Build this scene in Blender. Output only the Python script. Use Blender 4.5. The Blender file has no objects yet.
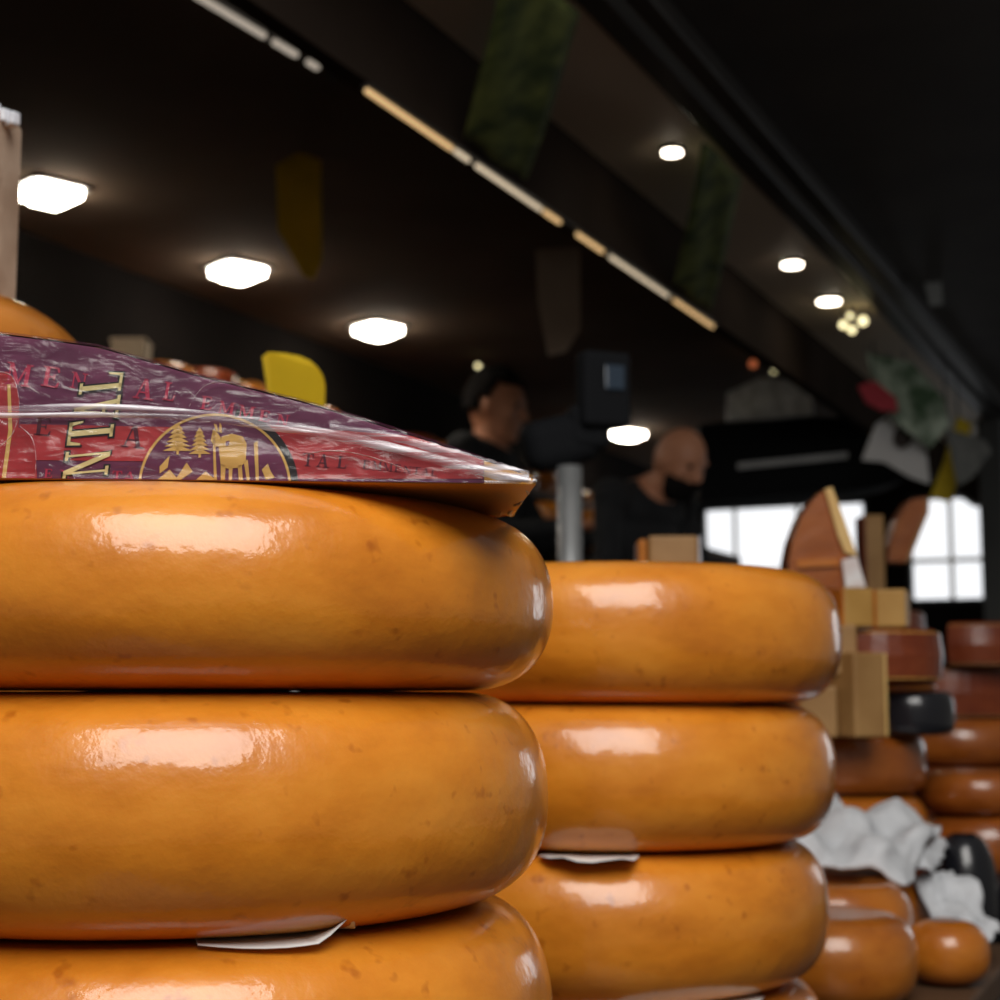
import bpy, bmesh, math, random
from mathutils import Vector, Matrix, noise
random.seed(7)

# ------------------------------------------------------------------ camera, world, light, exposure
SC = bpy.context.scene
COL = SC.collection
F = 1600.0                       # focal length in pixels of a 1000 px frame
EYE = 1.25
HOR = 693.0                      # image row of the eye-level horizon
PHI = math.atan((HOR - 500) / F)
TH = math.atan(750 * math.cos(PHI) / F)
cam_d = bpy.data.cameras.new('camera')
cam_d.sensor_width = 36.0
cam_d.lens = 36.0 * F / 1000.0
cam_d.clip_start = 0.02
cam_d.dof.use_dof = True
cam_d.dof.focus_distance = 0.66
cam_d.dof.aperture_fstop = 12.5
cam = bpy.data.objects.new('camera', cam_d)
COL.objects.link(cam)
cam.location = (0, 0, EYE)
cam.rotation_euler = (math.pi / 2 + PHI, 0, TH)
SC.camera = cam

world = bpy.data.worlds.new('world')
SC.world = world
world.use_nodes = True
world.node_tree.nodes['Background'].inputs[0].default_value = (1.0, 0.93, 0.84, 1)
world.node_tree.nodes['Background'].inputs[1].default_value = 0.12

def area(name, loc, target, sx, sy, power, color):
    l = bpy.data.lights.new(name, 'AREA')
    l.shape = 'RECTANGLE'; l.size = sx; l.size_y = sy
    l.energy = power; l.color = color
    o = bpy.data.objects.new(name, l)
    COL.objects.link(o)
    o.location = loc
    o.rotation_euler = (Vector(target) - Vector(loc)).to_track_quat('-Z', 'Y').to_euler()
    return o
# daylight from the open sky over the uncovered end of the stall
area('sky_opening', (0.46, -0.50, 2.92), (-0.45, 0.8, 1.3), 1.6, 1.7, 66, (1.0, 0.965, 0.92))
# daylight from the street side
area('street_daylight', (0.9, 8.6, 1.75), (-0.5, 1.2, 1.3), 0.8, 1.2, 7, (0.90, 0.95, 1.0))

vs = SC.view_settings
vs.view_transform = 'Standard'; vs.look = 'None'; vs.gamma = 1.0
vs.use_curve_mapping = False
vs.exposure = 0.0
SC.cycles.use_denoising = True
SC.cycles.max_bounces = 8
SC.cycles.transparent_max_bounces = 16
SC.cycles.sample_clamp_indirect = 4.0
SC.cycles.caustics_reflective = False
SC.cycles.caustics_refractive = False

# ------------------------------------------------------------------ pixel -> place helpers
C, S = math.cos(TH), math.sin(TH)
RM = cam.rotation_euler.to_matrix()
def ray(px, py):
    return RM @ Vector(((px - 500) / F, (500 - py) / F, -1.0))
def at(px, py, d):
    """point on the pixel's ray at horizontal forward distance d"""
    r = ray(px, py)
    return Vector((0, 0, EYE)) + r * (d / (r.x * -S + r.y * C))
def on_z(px, py, z):
    r = ray(px, py)
    return Vector((0, 0, EYE)) + r * ((z - EYE) / r.z)
def on_plane(px, py, p, n):
    r = ray(px, py); o = Vector((0, 0, EYE))
    return o + r * ((p - o).dot(n) / r.dot(n))
def on_y(px, py, y):
    return on_plane(px, py, Vector((0, y, 0)), Vector((0, 1, 0)))
def y_line(px, X, z):
    """Y of the point of a line (X, z, along Y) that shows in column px"""
    k = (px - 500) / F; h = z - EYE
    return (k * (-X * S * math.cos(PHI) + h * math.sin(PHI)) - X * C) / (S - k * C * math.cos(PHI))
def rd(r, d, z=0.0):
    """camera-ground coordinates: r metres right, d metres ahead"""
    return Vector((r * C - d * S, r * S + d * C, z))

# ------------------------------------------------------------------ materials
MATS = {}
def mat(name, c1, c2=None, rough=0.5, scale=8.0, bump=0.0, bscale=40.0, coat=0.0, metal=0.0, spec=0.5,
        emit=None, estr=0.0, detail=4.0, stops=(0.35, 0.65), sss=0.0, coords='Object', bdist=0.002):
    if name in MATS: return MATS[name]
    m = bpy.data.materials.new(name); m.use_nodes = True
    nt = m.node_tree; b = nt.nodes['Principled BSDF']
    b.inputs['Roughness'].default_value = rough
    b.inputs['Metallic'].default_value = metal
    b.inputs['Specular IOR Level'].default_value = spec
    b.inputs['Coat Weight'].default_value = coat
    b.inputs['Coat Roughness'].default_value = 0.06
    b.inputs['Base Color'].default_value = (*c1, 1)
    tc = nt.nodes.new('ShaderNodeTexCoord')
    if c2 is not None:
        n = nt.nodes.new('ShaderNodeTexNoise'); n.inputs['Scale'].default_value = scale; n.inputs['Detail'].default_value = detail
        nt.links.new(tc.outputs[coords], n.inputs['Vector'])
        r = nt.nodes.new('ShaderNodeValToRGB')
        r.color_ramp.elements[0].position = stops[0]; r.color_ramp.elements[0].color = (*c1, 1)
        r.color_ramp.elements[1].position = stops[1]; r.color_ramp.elements[1].color = (*c2, 1)
        nt.links.new(n.outputs['Fac'], r.inputs['Fac']); nt.links.new(r.outputs['Color'], b.inputs['Base Color'])
    if bump > 0:
        n2 = nt.nodes.new('ShaderNodeTexNoise'); n2.inputs['Scale'].default_value = bscale; n2.inputs['Detail'].default_value = 5
        nt.links.new(tc.outputs[coords], n2.inputs['Vector'])
        bp = nt.nodes.new('ShaderNodeBump'); bp.inputs['Strength'].default_value = bump; bp.inputs['Distance'].default_value = bdist
        nt.links.new(n2.outputs['Fac'], bp.inputs['Height']); nt.links.new(bp.outputs['Normal'], b.inputs['Normal'])
        if coat: nt.links.new(bp.outputs['Normal'], b.inputs['Coat Normal'])
    if emit:
        b.inputs['Emission Color'].default_value = (*emit, 1); b.inputs['Emission Strength'].default_value = estr
    if sss:
        b.inputs['Subsurface Weight'].default_value = sss
        b.inputs['Subsurface Radius'].default_value = (0.02, 0.008, 0.003)
        b.inputs['Subsurface Scale'].default_value = 0.4
    MATS[name] = m
    return m

def wheel_material(name, ca, cb, cc, coat=0.75):
    """waxed rind: mottled orange, glossy coat broken by fine dents and cloth marks"""
    m = bpy.data.materials.new(name); m.use_nodes = True
    nt = m.node_tree; L = nt.links.new; b = nt.nodes['Principled BSDF']
    tc = nt.nodes.new('ShaderNodeTexCoord')
    mp = nt.nodes.new('ShaderNodeMapping'); mp.inputs['Scale'].default_value = (1, 1, 2.2)
    L(tc.outputs['Object'], mp.inputs['Vector'])
    n = nt.nodes.new('ShaderNodeTexNoise'); n.inputs['Scale'].default_value = 13; n.inputs['Detail'].default_value = 8; n.inputs['Roughness'].default_value = 0.62
    L(mp.outputs['Vector'], n.inputs['Vector'])
    r = nt.nodes.new('ShaderNodeValToRGB')
    e = r.color_ramp.elements
    e[0].position = 0.33; e[0].color = (*ca, 1); e[1].position = 0.68; e[1].color = (*cc, 1)
    x = e.new(0.5); x.color = (*cb, 1)
    L(n.outputs['Fac'], r.inputs['Fac'])
    # small dark pits
    v = nt.nodes.new('ShaderNodeTexNoise'); v.inputs['Scale'].default_value = 95; v.inputs['Detail'].default_value = 2
    L(tc.outputs['Object'], v.inputs['Vector'])
    r2 = nt.nodes.new('ShaderNodeValToRGB')
    r2.color_ramp.elements[0].position = 0.24; r2.color_ramp.elements[0].color = (0.72, 0.62, 0.5, 1)
    r2.color_ramp.elements[1].position = 0.36; r2.color_ramp.elements[1].color = (1, 1, 1, 1)
    L(v.outputs['Fac'], r2.inputs['Fac'])
    mx = nt.nodes.new('ShaderNodeMix'); mx.data_type = 'RGBA'; mx.blend_type = 'MULTIPLY'; mx.inputs['Factor'].default_value = 1
    L(r.outputs['Color'], mx.inputs[6]); L(r2.outputs['Color'], mx.inputs[7])
    L(mx.outputs[2], b.inputs['Base Color'])
    # gloss
    rr = nt.nodes.new('ShaderNodeMapRange'); rr.inputs['To Min'].default_value = 0.24; rr.inputs['To Max'].default_value = 0.42
    L(n.outputs['Fac'], rr.inputs['Value']); L(rr.outputs['Result'], b.inputs['Roughness'])
    b.inputs['Coat Weight'].default_value = coat; b.inputs['Coat Roughness'].default_value = 0.10
    b.inputs['Specular IOR Level'].default_value = 0.4
    # relief
    n2 = nt.nodes.new('ShaderNodeTexNoise'); n2.inputs['Scale'].default_value = 36; n2.inputs['Detail'].default_value = 5; n2.inputs['Roughness'].default_value = 0.56
    L(tc.outputs['Object'], n2.inputs['Vector'])
    bp = nt.nodes.new('ShaderNodeBump'); bp.inputs['Strength'].default_value = 0.40; bp.inputs['Distance'].default_value = 0.0026
    L(n2.outputs['Fac'], bp.inputs['Height'])
    L(bp.outputs['Normal'], b.inputs['Normal']); L(bp.outputs['Normal'], b.inputs['Coat Normal'])
    b.inputs['Subsurface Weight'].default_value = 0.12
    b.inputs['Subsurface Radius'].default_value = (0.02, 0.008, 0.002)
    b.inputs['Subsurface Scale'].default_value = 0.3
    return m

WAX = wheel_material('orange_wax_rind', (0.52, 0.160, 0.010), (0.64, 0.215, 0.015), (0.72, 0.265, 0.024))
WAX_DARK = wheel_material('deep_orange_rind', (0.36, 0.10, 0.010), (0.46, 0.14, 0.012), (0.54, 0.18, 0.018))
WAX_BROWN = wheel_material('brown_orange_rind', (0.24, 0.060, 0.008), (0.31, 0.082, 0.010), (0.37, 0.105, 0.014))
WAX_RED = wheel_material('red_brown_rind', (0.13, 0.022, 0.008), (0.17, 0.033, 0.010), (0.22, 0.048, 0.014), 0.2)
WAX_AMBER = wheel_material('amber_rind', (0.40, 0.13, 0.015), (0.48, 0.17, 0.02), (0.55, 0.20, 0.03))
WAX_BLACK = mat('black_wax', (0.006, 0.007, 0.010), (0.012, 0.012, 0.016), rough=0.25, coat=0.4, bump=0.2)
PASTE = mat('pale_cheese_paste', (0.62, 0.38, 0.12), (0.70, 0.47, 0.18), rough=0.5, scale=14, bump=0.2, sss=0.1)
PASTE_TAN = mat('tan_cheese_paste', (0.28, 0.145, 0.045), (0.36, 0.20, 0.07), rough=0.55, scale=14, bump=0.2)
PASTE_OR = mat('orange_cheese_paste', (0.62, 0.30, 0.05), (0.68, 0.36, 0.08), rough=0.4, scale=14, bump=0.15)
PASTE_WARM = mat('warm_cheese_paste', (0.40, 0.21, 0.045), (0.48, 0.27, 0.07), rough=0.5, scale=14, bump=0.2)
PAPER = mat('white_paper', (0.78, 0.77, 0.75), (0.70, 0.70, 0.69), rough=0.7, scale=20)
PULP = mat('grey_pulp', (0.55, 0.57, 0.60), (0.66, 0.68, 0.71), rough=0.8, scale=30, bump=0.5, bscale=120)
BLACK = mat('black_plastic', (0.010, 0.011, 0.013), (0.014, 0.015, 0.017), rough=0.4)
DARKSTEEL = mat('dark_steel', (0.030, 0.027, 0.025), (0.04, 0.036, 0.032), rough=0.45, scale=5)
STEEL = mat('brushed_steel', (0.52, 0.54, 0.55), (0.6, 0.62, 0.63), rough=0.4, metal=0.7, scale=20)
WOOD = mat('dark_wood', (0.06, 0.030, 0.014), (0.10, 0.05, 0.022), rough=0.6, scale=7)
CLOTH = mat('black_clothing', (0.006, 0.007, 0.009), (0.011, 0.012, 0.014), rough=0.9, scale=25, bump=0.4)
SKIN = mat('skin', (0.46, 0.20, 0.11), (0.52, 0.24, 0.14), rough=0.5, scale=12, spec=0.3)
HAIR = mat('black_hair', (0.006, 0.005, 0.005), (0.012, 0.010, 0.009), rough=0.95, spec=0.1, scale=60, bump=0.6, bscale=150)
LAMP = mat('lamp_glow', (0.9, 0.9, 0.9), emit=(1.0, 0.90, 0.74), estr=26.0)
LAMP_SMALL = mat('small_lamp_glow', (0.9, 0.9, 0.9), emit=(1.0, 0.88, 0.70), estr=14.0)
LAMP_BULB = mat('yellow_bulb_glow', (0.9, 0.9, 0.7), emit=(1.0, 0.86, 0.46), estr=2.2)
LED = mat('warm_led_glow', (0.9, 0.7, 0.4), emit=(1.0, 0.62, 0.27), estr=0.75)
LED_PALE = mat('pale_led_glow', (0.9, 0.8, 0.6), emit=(1.0, 0.80, 0.55), estr=0.62)
DAY = mat('bright_day_glass', (0.8, 0.8, 0.8), emit=(0.95, 0.97, 1.0), estr=1.1, rough=0.2)

# ------------------------------------------------------------------ mesh helpers
def link(name, me, m, parent=None, smooth=False):
    o = bpy.data.objects.new(name, me)
    COL.objects.link(o)
    if m is not None:
        for mm in (m if isinstance(m, (list, tuple)) else [m]): me.materials.append(mm)
    if smooth:
        for p in me.polygons: p.use_smooth = True
    if parent is not None: o.parent = parent
    return o
def origin_of(parent):
    v = Vector((0, 0, 0))
    while parent is not None:
        v = v + parent.location; parent = parent.parent
    return v
def poly(name, verts, faces, m, parent=None, smooth=False, base=None):
    """verts in world coordinates; the object's origin is the parent's, or base"""
    me = bpy.data.meshes.new(name)
    off = origin_of(parent) if parent is not None else Vector(base if base is not None else (0, 0, 0))
    me.from_pydata([tuple(Vector(v) - off) for v in verts], [], faces)
    me.update()
    o = link(name, me, m, parent, smooth)
    if parent is None: o.location = off
    return o
def from_bm(name, bm, m, parent=None, smooth=False, base=None):
    off = origin_of(parent) if parent is not None else Vector(base if base is not None else (0, 0, 0))
    bmesh.ops.translate(bm, verts=bm.verts, vec=-off)
    bmesh.ops.recalc_face_normals(bm, faces=bm.faces)
    me = bpy.data.meshes.new(name); bm.to_mesh(me); bm.free()
    o = link(name, me, m, parent, smooth)
    if parent is None: o.location = off
    return o
def empty(name, loc):
    o = bpy.data.objects.new(name, None); COL.objects.link(o); o.location = loc
    o.empty_display_size = 0.05
    return o
def tag(o, label, cat, group=None):
    o['label'] = label; o['category'] = cat
    if group: o['group'] = group
    return o
def struct(o, label=None):
    o['kind'] = 'structure'
    if label: o['label'] = label
    return o
def bm_box(bm, c, size, rz=0.0, bevel=0.0, rx=0.0, ry=0.0, seg=2):
    r = bmesh.ops.create_cube(bm, size=1.0)
    vs_ = r['verts']
    M = Matrix.Translation(Vector(c)) @ Matrix.Rotation(rz, 4, 'Z') @ Matrix.Rotation(ry, 4, 'Y') @ Matrix.Rotation(rx, 4, 'X') @ Matrix.Diagonal((*size, 1))
    bmesh.ops.transform(bm, matrix=M, verts=vs_)
    if bevel > 0:
        es = list({e for v in vs_ for e in v.link_edges})
        bmesh.ops.bevel(bm, geom=es, offset=bevel, segments=seg, profile=0.5, affect='EDGES')
def box(name, c, size, m, parent=None, rz=0.0, bevel=0.0, rx=0.0, ry=0.0, base=None, smooth=False):
    bm = bmesh.new(); bm_box(bm, c, size, rz, bevel, rx, ry)
    if parent is None and base is None: base = (c[0], c[1], c[2] - size[2] / 2)
    return from_bm(name, bm, m, parent, smooth, base)
def bm_tube(bm, p0, p1, r0, r1=None, n=16):
    p0, p1 = Vector(p0), Vector(p1); r1 = r0 if r1 is None else r1
    d = p1 - p0
    q = d.to_track_quat('Z', 'Y').to_matrix().to_4x4()
    M = Matrix.Translation((p0 + p1) / 2) @ q
    bmesh.ops.create_cone(bm, cap_ends=True, segments=n, radius1=r0, radius2=r1, depth=d.length, matrix=M)
def tube(name, p0, p1, r0, m, parent=None, r1=None, n=16, base=None):
    bm = bmesh.new(); bm_tube(bm, p0, p1, r0, r1, n)
    return from_bm(name, bm, m, parent, True, base if base is not None else p0)
def revolve(profile, n=96, wob=0.0, seed=0.0, dents=0.0):
    """profile: list of (r, z); returns verts, faces of a closed solid"""
    vs_, fs = [], []
    k = len(profile)
    for i in range(n):
        a = 2 * math.pi * i / n
        for (r, z) in profile:
            p = Vector((r * math.cos(a), r * math.sin(a), z))
            if wob:
                w = noise.noise(Vector((p.x * 6 + seed, p.y * 6, p.z * 9))) * wob
                w += noise.noise(Vector((p.x * 22 + seed, p.y * 22, p.z * 30 + 5))) * wob * 0.28
                f = 1 + w / max(r, 0.05) * (1 if r > 0.02 else 0)
                p.x *= f; p.y *= f
            vs_.append(p)
    for i in range(n):
        j = (i + 1) % n
        for q in range(k - 1):
            fs.append((i * k + q, j * k + q, j * k + q + 1, i * k + q + 1))
    b0 = len(vs_); vs_.append(Vector((0, 0, profile[0][1]))); vs_.append(Vector((0, 0, profile[-1][1])))
    for i in range(n):
        j = (i + 1) % n
        fs.append((j * k, i * k, b0)); fs.append((i * k + k - 1, j * k + k - 1, b0 + 1))
    return vs_, fs
def wheel_profile(R, h, side=0.040, ex=2.35, n=26, dish=0.0):
    pr = [(R * 0.35, -h / 2)]
    for i in range(n + 1):
        t = -math.pi / 2 + math.pi * i / n
        c, s = math.cos(t), math.sin(t)
        r = R - side + side * (abs(c) ** (2 / ex))
        z = h / 2 * math.copysign(abs(s) ** (2 / ex), s)
        pr.append((r, z))
    pr.append((R * 0.35, h / 2 - dish))
    return pr
def wheel(name, ctr, z0, R, h, m, label, group, side=0.040, ex=2.35, wob=0.0022, seed=0.0, n=128, tilt=(0, 0), dish=0.0):
    v, f = revolve(wheel_profile(R, h, side, ex, dish=dish), n, wob, seed)
    me = bpy.data.meshes.new(name); me.from_pydata([tuple(p) for p in v], [], f); me.update()
    o = link(name, me, m, None, True)
    o.location = (ctr[0], ctr[1], z0 + h / 2)
    o.rotation_euler = (tilt[0], tilt[1], seed)
    return tag(o, label, 'cheese', group)

# ------------------------------------------------------------------ the setting
COUNTER_Z = EYE - 0.315
FLOOR_T = 0.60
CEIL = EYE + 1.35
GROUND = mat('wet_paving', (0.05, 0.05, 0.05), (0.08, 0.078, 0.075), rough=0.55, scale=3, bump=0.3)
struct(box('floor', (-0.5, 4.5, -0.05), (9, 14, 0.1), GROUND))
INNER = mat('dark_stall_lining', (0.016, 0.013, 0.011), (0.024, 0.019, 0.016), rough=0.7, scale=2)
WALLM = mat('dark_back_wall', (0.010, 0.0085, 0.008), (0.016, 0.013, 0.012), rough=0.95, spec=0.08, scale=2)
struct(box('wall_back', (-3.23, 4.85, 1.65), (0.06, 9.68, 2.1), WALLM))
struct(box('ceiling', (-2.30, 5.55, CEIL + 0.02), (1.80, 8.29, 0.04), mat('brown_ceiling', (0.15, 0.105, 0.075), (0.18, 0.13, 0.095), rough=0.95, spec=0.08, scale=2)))
struct(box('trim_1', (-1.40, 5.55, EYE + 1.195), (0.04, 8.29, 0.21), mat('brown_fascia', (0.030, 0.021, 0.016), (0.042, 0.030, 0.023), rough=0.95, spec=0.05, scale=3)), 'dark brown fascia board above the counter')
struct(box('trim_2', (-1.245, 5.55, EYE + 1.32), (0.31, 8.29, 0.04), mat('beige_soffit', (0.74, 0.60, 0.45), (0.80, 0.66, 0.50), rough=0.55, scale=2)), 'beige canopy soffit with recessed downlights')
bm = bmesh.new()
bm_box(bm, (-1.06, 5.55, EYE + 1.325), (0.06, 8.29, 0.060), bevel=0.006)
bm_box(bm, (-0.985, 5.55, EYE + 1.325), (0.05, 8.29, 0.05), bevel=0.006)
struct(from_bm('trim_3', bm, DARKSTEEL, base=(-1.03, 6.2, EYE + 1.27)), 'dark metal canopy rail')
struct(box('ceiling_canopy', (-0.33, 6.1, EYE + 1.40), (1.30, 7.18, 0.03), mat('dark_tarpaulin', (0.055, 0.047, 0.042), (0.075, 0.064, 0.056), rough=0.6, scale=4, bump=0.4, bscale=6), ry=-0.05))
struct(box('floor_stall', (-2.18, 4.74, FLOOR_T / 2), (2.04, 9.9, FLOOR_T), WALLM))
# far end wall with daylight windows
END_Y = 9.7
def end_rect(px0, py0, px1, py1):
    a = on_y(px0, py0, END_Y); b = on_y(px1, py1, END_Y)
    return a.x, b.x, b.z, a.z
wins = [(700, 506, 870, 600), (905, 500, 988, 603)]
rects = [end_rect(*w) for w in wins]
bm = bmesh.new()
zs0, zs1 = min(r[2] for r in rects), max(r[3] for r in rects)
W0, W1x = -3.2, 1.6
def slab(x0, x1, z0, z1): bm_box(bm, ((x0 + x1) / 2, END_Y + 0.04, (z0 + z1) / 2), (x1 - x0, 0.08, z1 - z0))
slab(W0, W1x, 0, zs0); slab(W0, W1x, zs1, 3.3)
slab(W0, rects[0][0], zs0, zs1); slab(rects[0][1], rects[1][0], zs0, zs1); slab(rects[1][1], W1x, zs0, zs1)
struct(from_bm('wall_end', bm, WALLM, base=(-0.8, END_Y, 0)))
for i, (x0, x1, z0, z1) in enumerate(rects):
    z0, z1 = zs0, zs1
    w = empty('window_%d' % (i + 1), ((x0 + x1) / 2, END_Y + 0.02, z0)); struct(w, 'bright daylight window at the far end of the stall')
    t = 0.03
    bm = bmesh.new()
    for (cx, cz, sx, sz) in (((x0 + x1) / 2, z0 + t / 2, x1 - x0, t), ((x0 + x1) / 2, z1 - t / 2, x1 - x0, t),
                             (x0 + t / 2, (z0 + z1) / 2, t, z1 - z0), (x1 - t / 2, (z0 + z1) / 2, t, z1 - z0)):
        bm_box(bm, (cx, END_Y + 0.03, cz), (sx, 0.05, sz))
    fr = from_bm('window_frame', bm, BLACK, w)
    cols = [0, 0.2, 0.58, 1.0] if i == 0 else [0, 0.55, 1.0]
    for q in range(len(cols) - 1):
        a = x0 + (x1 - x0) * cols[q]; b = x0 + (x1 - x0) * cols[q + 1]
        for (rz0, rz1) in ((0.0, 0.36), (0.36, 1.0)) if i == 0 else ((0.0, 0.40), (0.40, 1.0)):
            za = z0 + (z1 - z0) * rz0; zb = z0 + (z1 - z0) * rz1
            box('window_pane', ((a + b) / 2, END_Y + 0.05, (za + zb) / 2), (b - a - 0.028, 0.008, zb - za - 0.028), DAY, w)

# ------------------------------------------------------------------ counter
ct = empty('display_counter', (-0.66, 3.4, 0))
tag(ct, 'long dark sales counter carrying the cheese stacks', 'counter')
box('counter_top', (-0.66, 3.4, COUNTER_Z - 0.02), (0.82, 6.4, 0.04), mat('dark_counter_top', (0.03, 0.022, 0.018), (0.05, 0.035, 0.026), rough=0.4, scale=5), ct, bevel=0.006)
box('front_panel', (-0.285, 3.4, (COUNTER_Z - 0.04) / 2), (0.03, 6.36, COUNTER_Z - 0.04), mat('black_counter_cloth', (0.008, 0.009, 0.012), (0.014, 0.015, 0.018), rough=0.8, scale=9, bump=0.5, bscale=12), ct)
box('back_panel', (-1.035, 3.4, (COUNTER_Z - 0.04) / 2), (0.03, 6.36, COUNTER_Z - 0.04), WOOD, ct)
for yy in (0.23, 6.57):
    box('end_panel', (-0.66, yy, (COUNTER_Z - 0.04) / 2), (0.72, 0.03, COUNTER_Z - 0.04), WOOD, ct)

# ------------------------------------------------------------------ front stack
G1 = 'orange wheels of the front stack'
LS = rd(-0.150, 0.750)
Z_TOP = EYE + 0.0842
zz = [EYE - 0.315, EYE - 0.203, EYE - 0.0948, EYE + 0.0012, Z_TOP]
tag(wheel('round_cheese', rd(-0.1540, 0.775), zz[3], 0.1795, zz[4] - zz[3], WAX, '', G1, side=0.042, ex=2.3, seed=1.3, n=160), 'glossy orange cheese wheel directly under the purple-labelled wedge', 'cheese', G1)
tag(wheel('round_cheese', rd(-0.1565, 0.775), zz[2], 0.1795, zz[3] - zz[2] - 0.0008, WAX, '', G1, side=0.042, ex=2.3, seed=2.9, n=160), 'second orange cheese wheel below the purple-labelled wedge, a folded white paper under it', 'cheese', G1)
tag(wheel('round_cheese', rd(-0.1540, 0.775), zz[1], 0.1795, zz[2] - zz[1] - 0.0012, WAX, '', G1, side=0.042, ex=2.3, seed=4.1, n=160), 'third orange cheese wheel below the purple-labelled wedge, white paper lying on it', 'cheese', G1)
tag(wheel('round_cheese', rd(-0.1540, 0.777), zz[0], 0.1795, zz[1] - zz[0] - 0.0008, WAX, '', G1, side=0.042, ex=2.3, seed=5.7), 'bottom orange cheese wheel of the front stack, standing on the counter', 'cheese', G1)
# second stack
G2 = 'orange wheels of the second stack'
rz_ = [EYE - 0.315, EYE - 0.2120, EYE - 0.1095, EYE - 0.007, EYE + 0.0925]
tag(wheel('round_cheese', rd(0.0850, 1.27), rz_[3], 0.182, rz_[4] - rz_[3], WAX, '', G2, side=0.040, ex=2.3, seed=7.2), 'topmost orange cheese wheel of the bare stack behind the labelled one', 'cheese', G2)
tag(wheel('round_cheese', rd(0.0800, 1.27), rz_[2], 0.180, rz_[3] - rz_[2] - 0.0008, WAX, '', G2, side=0.040, ex=2.3, seed=8.8, tilt=(0.004, 0.002)), 'second wheel from the top of the bare cheese stack, resting on a crumpled white paper', 'cheese', G2)
tag(wheel('round_cheese', rd(0.0725, 1.27), rz_[1], 0.180, rz_[2] - rz_[1] - 0.0012, WAX, '', G2, side=0.040, ex=2.3, seed=9.9), 'third wheel from the top of the bare cheese stack, under a crumpled white paper', 'cheese', G2)
tag(wheel('round_cheese', rd(0.0725, 1.275), rz_[0], 0.178, rz_[1] - rz_[0] - 0.0012, WAX_DARK, '', G2, side=0.040, ex=2.3, seed=11.0), 'bottom wheel of the bare cheese stack, standing on the counter', 'cheese', G2)

# papers between wheels
def sheet(name, pts, m, label, thick=0.0005):
    """pts: rows of points of a curved sheet"""
    nr, nc = len(pts), len(pts[0])
    v = [p for row in pts for p in row]
    f = [(r * nc + c, r * nc + c + 1, (r + 1) * nc + c + 1, (r + 1) * nc + c) for r in range(nr - 1) for c in range(nc - 1)]
    o = poly(name, v, f, m, None, True, base=v[0])
    md = o.modifiers.new('thickness', 'SOLIDIFY'); md.thickness = thick
    return o
def arc_paper(center, Rf, z, px_list, widths, curl):
    rows = []
    for row in range(9):
        t = row / 8
        pts = []
        for i, px in enumerate(px_list):
            k = (px - 500) / F
            # front rim point of the circle (center, Rf) in that column
            dirv = rd(k, 1.0).normalized(); c0 = Vector((center.x, center.y, 0))
            b_ = dirv.dot(c0); disc = max(b_ * b_ - c0.length_squared + Rf * Rf, 0.0001)
            p = dirv * (b_ - math.sqrt(disc))
            out = (p - c0).normalized()
            w = widths[i]
            q = p + out * (w * t) - out * 0.03 * (1 - t)
            zz_ = z - (0.13 * w * t) - curl[i] * 0.0 + curl[i] * t ** 3
            q.z = zz_
            pts.append(q)
        rows.append(pts)
    return rows
pl = [205, 225, 245, 265, 285, 300, 312, 322, 331, 340, 349, 356]
tag(sheet('paper_sheet', arc_paper(rd(-0.1540, 0.775), 0.150, zz[2] - 0.0006, pl,
          [0.003, 0.005, 0.0065, 0.008, 0.0095, 0.0105, 0.011, 0.0115, 0.011, 0.009, 0.007, 0.002],
          [0, -0.0005, -0.001, -0.0012, -0.001, -0.0005, 0.0, 0.003, 0.006, 0.008, 0.006, 0.002]), PAPER, ''), 'white paper slip with curled corner sticking out between two front wheels', 'paper', None)
pl2 = [543, 555, 568, 580, 592, 604, 616, 626, 634]
tag(sheet('paper_sheet', arc_paper(rd(0.078, 1.27), 0.152, rz_[2] - 0.0006, pl2,
          [0.012, 0.022, 0.027, 0.030, 0.028, 0.030, 0.029, 0.026, 0.010],
          [0.001, 0.002, 0.004, 0.002, 0.001, 0.003, 0.004, 0.002, 0.001]), PAPER, ''), 'small crumpled white paper between wheels of the bare cheese stack', 'paper', None)
pl3 = [600, 625, 650, 675, 700, 720, 740, 752]
tag(sheet('paper_sheet', arc_paper(rd(0.0725, 1.27), 0.152, rz_[1] - 0.0006, pl3,
          [0.006, 0.014, 0.018, 0.02, 0.02, 0.017, 0.012, 0.004], [0, 0.001, 0, 0.001, 0.002, 0.001, 0.001, 0]), PAPER, ''), 'white paper edge under the third wheel of the bare cheese stack', 'paper', None)

# ------------------------------------------------------------------ wrapped emmental wedge
TIP = rd(0.0141, 0.6446); TIP.z = Z_TOP
NRM = (rd(0.075, -1.0)).normalized(); NRM.z = 0          # faces the viewer
UD = Vector((-NRM.y, NRM.x, 0)).normalized()              # along the face towards the tip
if UD.dot(rd(1, 0)) < 0: UD = -UD
def face_pt(px, py, off=0.0):
    p = on_plane(px, py, TIP, NRM) + NRM * off
    p.z = max(p.z, Z_TOP + 0.0003)
    return p
wd = empty('wrapped_cheese_wedge', (TIP - UD * 0.15 - NRM * 0.05))
tag(wd, 'plastic-wrapped cheese wedge with purple and red printed label on the front stack', 'cheese')
top_line = [(-120, 306), (0, 335), (50, 341), (99, 348), (145, 361), (192, 375), (300, 402), (365, 421), (430, 442), (480, 459), (520, 473), (533, 479)]
def zb(px): # bottom edge on the face, at wheel top
    u = on_plane(px, 484, TIP, NRM); u.z = Z_TOP; return u
near = [face_pt(*p) for p in top_line] + [zb(536)] + [zb(-120)]
TK = 0.115
far = [p - NRM * TK - Vector((0, 0, 0.32 * (p.z - Z_TOP) + (0.004 if p.z > Z_TOP + 0.004 else 0))) for p in near]
n_ = len(near)
vv = near + far
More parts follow.
